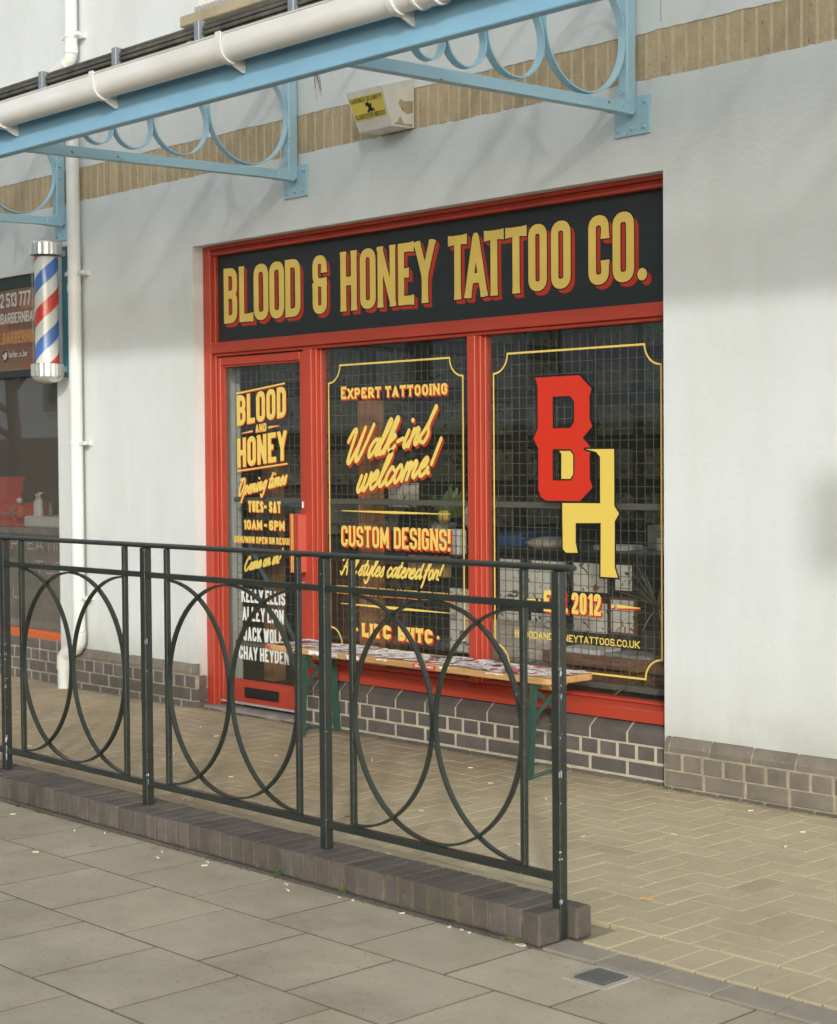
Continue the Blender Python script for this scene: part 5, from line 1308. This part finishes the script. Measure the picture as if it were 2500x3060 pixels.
# moss in joints: one mass
mb = MB(); mb.keep = True
for k in range(1500):
    x = r_.uniform(-3, 1.27); y = -2.266-abs(r_.gauss(0,.006)); s = r_.uniform(.001,.004)
    a = r_.uniform(0,3); mb.add([(x+s*math.cos(a),y+s*math.sin(a),.001),(x-s*math.sin(a),y+s*math.cos(a),.001+s),(x-s*math.cos(a),y-s*math.sin(a),.001)], [(0,1,2)])
for k in range(2600):
    x = r_.uniform(-5, 2.2); y = (-.045 if x > 0 or x < -3.6 else -.012)-abs(r_.gauss(0,.012)); s = r_.uniform(.0015,.005)
    a = r_.uniform(0,3); mb.add([(x+s*math.cos(a),y+s*math.sin(a),.0155),(x-s*math.sin(a),y+s*math.cos(a),.0155+s*.8),(x-s*math.cos(a),y-s*math.sin(a),.0155)], [(0,1,2)])
tag(mb.obj('dirt', mat('kerb_dirt', (.17,.14,.08), .95, (.10,.12,.04), 20)), kind='stuff')

# ================================================================== INSIDE THE SHOP
def picture(name, x0, x1, z0, z1, y, m_, label, group, fw_=.018, fm=None, axis='y'):
    fm = fm or M['frameblk']
    e = MB()
    if axis == 'y':
        e.cbox(x0, x1, y, y+.02, z0, z1, .003); e = e.obj(name, fm); tag(e, label, 'picture', group)
        MB().box(x0+fw_, x1-fw_, y-.0015, y-.0005, z0+fw_, z1-fw_).obj('print', m_, e)
    else:
        e.cbox(y-.02, y, x0, x1, z0, z1, .003); e = e.obj(name, fm); tag(e, label, 'picture', group)
        MB().box(y+.0005, y+.0015, x0+fw_, x1-fw_, z0+fw_, z1-fw_).obj('print', m_, e)
KS = (6.0737+.50)/(6.0737+.90)
def kx(x): return 4.783+(x-4.783)*KS
def kz(z): return 1.505+(z-1.505)*KS
for i, (x0, z1, x1, z0, mm) in enumerate(((-1.90,.955,-1.71,.70,'art1'),(-1.68,.955,-1.37,.715,'art1'),(-1.345,.955,-1.08,.77,'art1'),(-1.05,.952,-.91,.79,'art1'),(-1.92,.66,-1.73,.46,'art1'),(-1.66,.66,-1.48,.47,'art1'),(-1.345,.74,-1.08,.55,'art1'),(-1.08,.765,-.90,.565,'art1'))):
    wh = ['upper row, leftmost','upper row, second from left','upper row, third from left','upper row, far right','lower row, leftmost','lower row, second from left','lower row, third from left','lower row, in a brown frame'][i]
    picture('framed_print', kx(x0), kx(x1), kz(z0), kz(z1), .50, M[mm], 'framed tattoo flash sheet under the counter, '+wh, 'framed flash sheets under the counter', .013, M['wood_dk'] if i == 7 else None)
o = MB().cbox(-1.58,-.2,.49,1.05,1.005,1.035,.003); o.box(-1.55,-.3,.521,1.0,.05,1.004)
tag(o.obj('reception_counter', M['frameblk']), 'black reception counter behind the right window', 'counter')
# items on the counter
def lumpy(name, x, y, z, sx_, sy_, sz_, m_, label, cat, seed=1):
    rr = random.Random(seed); mb = MB().ball((0,0,0), 1, 20); 
    mb.v = [(x+v[0]*sx_*(1+.06*math.sin(5*v[1]+seed)), y+v[1]*sy_, z+v[2]*sz_*(1+.12*math.sin(4*v[0]+seed))) for v in mb.v]
    tag(mb.obj(name, m_, smooth=True), label, cat)
lumpy('cushion', -1.22, .60, 1.058, .16, .12, .035, M['cushion'], 'pale flat cushion lying on the reception counter', 'cushion', 2)
tag(MB().cbox(-1.56,-1.40,.55,.85,1.036,1.11,.003).obj('blue_box', mat('blue_box', (.03,.10,.24), .5)), 'blue box on the left end of the reception counter', 'box')
tag(MB().cbox(-.90,-.72,.56,.74,1.036,1.060,.002).obj('paper_stack', M['white']), 'stack of white paper on the reception counter', 'paper')
tag(MB().cbox(-.74,-.62,.80,.94,1.036,1.16,.003).obj('till', M['grey']), 'grey card machine at the back of the reception counter', 'card machine')
tag(MB().cbox(-.60,-.48,.70,.82,1.036,1.10,.003).obj('white_box', M['white']), 'small white box right of the card machine on the counter', 'box')
lumpy('floor_cushion', -1.27, .36, .545, .30, .09, .135, M['cushion'], 'large linen cushion leaning behind the right window', 'cushion', 5)
lumpy('blanket', -1.02, .36, .43, .28, .11, .055, M['fur'], 'grey woollen blanket draped below the linen cushion', 'blanket', 7)
o = MB().cbox(-1.0,-.12,.28,.485,.475,.535,.004); o.cbox(-1.0,-.12,.285,.48,.395,.460,.004)
o.cbox(-.93,-.5,.30,.46,.05,.394,.003)
tag(o.obj('low_table', M['wood_dk']), 'low brown timber table behind the right window', 'table')
tag(MB().cbox(-.90,-.63,.29,.46,.5355,.560,.003).obj('folded_towel', M['white']), 'folded white towel on the low timber table', 'towel')
tag(MB().cbox(-.60,-.32,.30,.47,.5355,.552,.002).obj('magazines', M['grey']), 'grey magazines fanned on the low timber table', 'magazines')
def spiky(name, x, y, z, n, l_, label, cat='plant', up_=.3, spread=1.0, trunk=0, m_=None, dirs=None):
    e = empty(name, (0,0,0), label=label, cat=cat); rr = random.Random(int(abs(x)*100)+n)
    if trunk: MB().tube([(x,y,.05),(x+.005,y,z*.5),(x,y,z)], [.024,.020,.018], 8).obj('trunk', M['bark'], e)
    lm = None
    for k in range(n):
        a = rr.uniform(0, 6.28) if not dirs else rr.uniform(*dirs); el = rr.uniform(-.3,1.1)*up_*3
        mb = MB(); mb.keep = True; L = l_*rr.uniform(.7,1.1); d = Vector((math.cos(a)*math.cos(el)*spread, math.sin(a)*math.cos(el)*.6, math.sin(el))).normalized()
        s_ = d.cross(Vector((0,0,1))).normalized()*.007; p = Vector((x,y,z)); pts = []
        for j in range(5):
            t = j/4; q = p+d*L*t+Vector((0,0,-.22*L*t*t)); w_ = s_*(1-t)**.6*(1 if t > 0 else .6); pts += [q-w_, q+w_]
        mb.add(pts, [(2*j,2*j+1,2*j+3,2*j+2) for j in range(4)]); mb.obj('leaf', m_ or M['leaf_dk'], e)
    return e
spiky('dracaena', -2.17, .42, .72, 26, .30, 'spiky dracaena plant on a thin trunk behind the middle window', trunk=1)
spiky('yucca', -.34, .38, .78, 26, .34, 'spiky yucca leaves at the right edge of the right window', trunk=1)
spiky('yucca', -.37, .34, .44, 18, .28, 'lower spiky plant at the foot of the right window', trunk=0)
pt = MB().lathe([(.05,1.03),(.075,1.15),(.078,1.155),(.07,1.155)], -1.955, .52, 20).obj('plant_pot', M['grey'], smooth=True); tag(pt, 'grey pot holding a leafy plant behind the middle window', 'pot')
e = empty('leafy_plant', (0,0,0), label='broad leaved green and yellow plant in the grey pot', cat='plant'); rr = random.Random(3)
for k in range(22):
    a = rr.uniform(0,6.28); l_ = rr.uniform(.07,.17); b = Vector((-1.955,.52,1.16)); d = Vector((math.cos(a)-.45, math.sin(a)*.4, rr.uniform(.0,.9))).normalized(); tip = b+d*l_*1.6
    s_ = d.cross(Vector((0,.6,1))).normalized(); mb = MB(); mb.keep = True
    mb.add([b+d*l_*.3, b+d*l_*.8+s_*.032, tip, b+d*l_*.8-s_*.032], [(0,1,2),(0,2,3)]); mb.obj('leaf', M['leaf'], e)
tag(MB().lathe([(.02,1.157),(.033,1.17),(.036,1.21),(.02,1.225)], -1.90, .47, 14).obj('yellow_cup', M['yellow'], smooth=True), 'small yellow cup beside the leafy plant', 'cup')
o = MB().cbox(-2.25,-1.62,.42,.66,.985,1.028,.003); o.box(-2.20,-1.7,.46,.64,.05,.984); tag(o.obj('shelf_unit', M['frameblk']), 'black shelf unit behind the middle window', 'shelf')
tag(MB().cbox(-2.08,-1.79,.36,.415,.862,.978,.002).obj('cardboard_box', M['card']), 'open cardboard box on the shelf behind the middle window', 'box')
tag(MB().cbox(-1.74,-1.66,.34,.41,.99,1.13,.01).obj('spray_bottle', M['white']), 'white spray bottle at the right of the middle window', 'bottle')
lumpy('white_towel', -1.62, .42, 1.20, .06, .05, .07, M['litter'], 'bundle of white tissue above the spray bottle', 'tissue', 4)
tag(MB().cbox(-1.84,-1.62,.45,.455,.45,.80,.001).obj('floral_sheet', M['art1']), 'pale printed sheet hanging behind the middle window', 'sheet')
o = MB().cbox(-2.70,-1.75,.55,.95,.60,.66,.004); o.box(-2.65,-1.9,.6,.9,.05,.60); tag(o.obj('brown_desk', M['wood_dk']), 'brown wooden desk behind the middle window', 'desk')
tag(MB().cbox(-2.594,-2.472,.45,.55,.05,1.85,.004).obj('timber_post', M['post_wood']), 'orange timber post standing behind the middle window', 'post')
tag(MB().cbox(-4.06,-3.95,.90,1.0,.05,1.45,.004).obj('timber_post', M['post_wood']), 'short orange timber post behind the shop door', 'post')
mb = MB(); mb.tube([(-4.45,.60,1.23),(-3.1,.60,1.23)], .016, 8); mb.tube([(-4.40,.60,.05),(-4.38,.60,1.20)], .02, 8); mb.tube([(-3.32,.60,.05),(-3.32,.60,1.20)], .02, 8); mb.tube([(-3.95,.60,1.15),(-3.30,.60,.30)], .014, 8)
tag(mb.obj('clothes_rack', mat('blue_grey_tube', (.16,.24,.29), .5)), 'blue grey tubular rack behind the glazed door', 'rack')
lumpy('jacket', -3.95, .72, .98, .28, .1, .20, mat('olive_cloth', (.10,.10,.075), .9), 'dark olive jacket hanging on the tubular rack', 'jacket', 9)
lumpy('flowers', -3.55, .5, 1.17, .07, .06, .06, M['fur'], 'bunch of dried pale flowers behind the door handle', 'flowers', 3)
tag(MB().cbox(-3.75,-2.75,1.1,1.7,.05,.86,.004).obj('wooden_cabinet', M['wood_dk']), 'brown cabinet deep behind the glazed door', 'cabinet')
tag(MB().cbox(-2.62,-2.2,.75,1.2,1.0,1.22,.05).obj('dark_chair', mat('blue_black', (.012,.016,.03), .6)), 'blue black padded chair back behind the middle window', 'chair')
tag(MB().cbox(-2.44,-2.19,.55,.556,1.235,1.375,.001).obj('notice_sheet', M['art1']), 'white printed notice hanging beside the timber post', 'notice')
tag(MB().cbox(-2.30,-2.13,.50,.60,.70,.84,.004).obj('dark_bag', M['frameblk']), 'small dark bag on the brown desk behind the middle window', 'bag')
# framed art on the walls
ri = 0
for zi in range(5):
    for k in range(9):
        x0 = -4.55+k*.50+rnd.uniform(-.01,.01); z0 = .95+zi*.365
        picture('framed_print', x0, x0+.42, z0, z0+.29, 4.86, M['art2'], 'dim framed tattoo print on the back wall of the shop', 'framed prints on the back wall', .02)
    for k in range(6):
        y0 = 1.3+k*.55; z0 = .95+zi*.365
        picture('framed_print', y0, y0+.42, z0, z0+.29, -4.60, M['art2'], 'dim framed tattoo print on the grey side wall', 'framed prints on the side wall', .02, axis='x')
for x, y in ((-2.6,3.4),(-1.2,2.2)):
    o = MB().cbox(x-.5,x+.5,y-.06,y+.06,2.86,2.92,.004).obj('strip_light', M['tube']); tag(o, 'fluorescent strip light on the shop ceiling', 'light', 'strip lights on the shop ceiling')

# ================================================================== ACROSS THE STREET (seen only in reflections)
ob = empty('opposite_building', (0,0,0), label='white rendered terrace with brown brick base across the street', cat='building')
MB().box(-75, 9, -34, -26, 2.4, 8.2).obj('upper_wall', M['cladding'], ob); MB().box(-75, 9, -34, -25.95, 0, 2.3995).obj('brick_base', M['oppbrick'], ob)
MB().prism([(-26,8.2),(-34,8.2),(-30,10.4)], 0, -75, 9).obj('roof', mat('slate', (.09,.09,.10), .8), ob)
for k in range(17):
    w_ = MB().box(-72+k*4.7,-71.0+k*4.7,-25.99,-25.93,3.3,4.9).obj('window', M['darkglass'], ob); MB().box(-72.08+k*4.7,-70.92+k*4.7,-25.97,-25.90,3.2,3.299).obj('sill', M['white'], w_)
    if k % 2: MB().box(-70+k*4.7,-68.6+k*4.7,-25.94,-25.90,0,2.1).obj('door', M['frameblk'], ob)
def tree(x, y, h_, seed, label):
    e = empty('bare_tree', (0,0,0), label=label, cat='tree'); rr = random.Random(seed)
    mb = MB(); mb.tube([(x,y,0),(x+.05,y,h_*.25),(x-.05,y+.05,h_*.45)], [.17,.14,.12], 10); mb.obj('trunk', M['bark'], e, smooth=True)
    br = MB()
    def grow(p, d, l_, r__, dep):
        q = p+d*l_; m__ = p+d*l_*.5+Vector((rr.uniform(-.1,.1),rr.uniform(-.1,.1),rr.uniform(-.05,.1)))*l_
        br.tube([p, m__, q], [r__, r__*.8, r__*.6], 6, False)
        if dep == 0: return
        for _ in range(rr.choice((2,3))):
            nd = (d+Vector((rr.uniform(-.9,.9), rr.uniform(-.9,.9), rr.uniform(-.35,.6)))).normalized(); grow(q, nd, l_*rr.uniform(.6,.85), r__*.58, dep-1)
    for _ in range(5):
        a = rr.uniform(0,6.28); grow(Vector((x-.05,y+.05,h_*rr.uniform(.25,.45))), Vector((math.cos(a), math.sin(a), rr.uniform(.2,.9))).normalized(), h_*.2, .075, 4)
    br.obj('crown', M['bark'], e)
tree(-25.7, -11.5, 7.5, 4, 'bare street tree with a dark trunk across the road, left one')
tree(-17.5, -10.2, 7.0, 8, 'bare street tree across the road, nearer one')
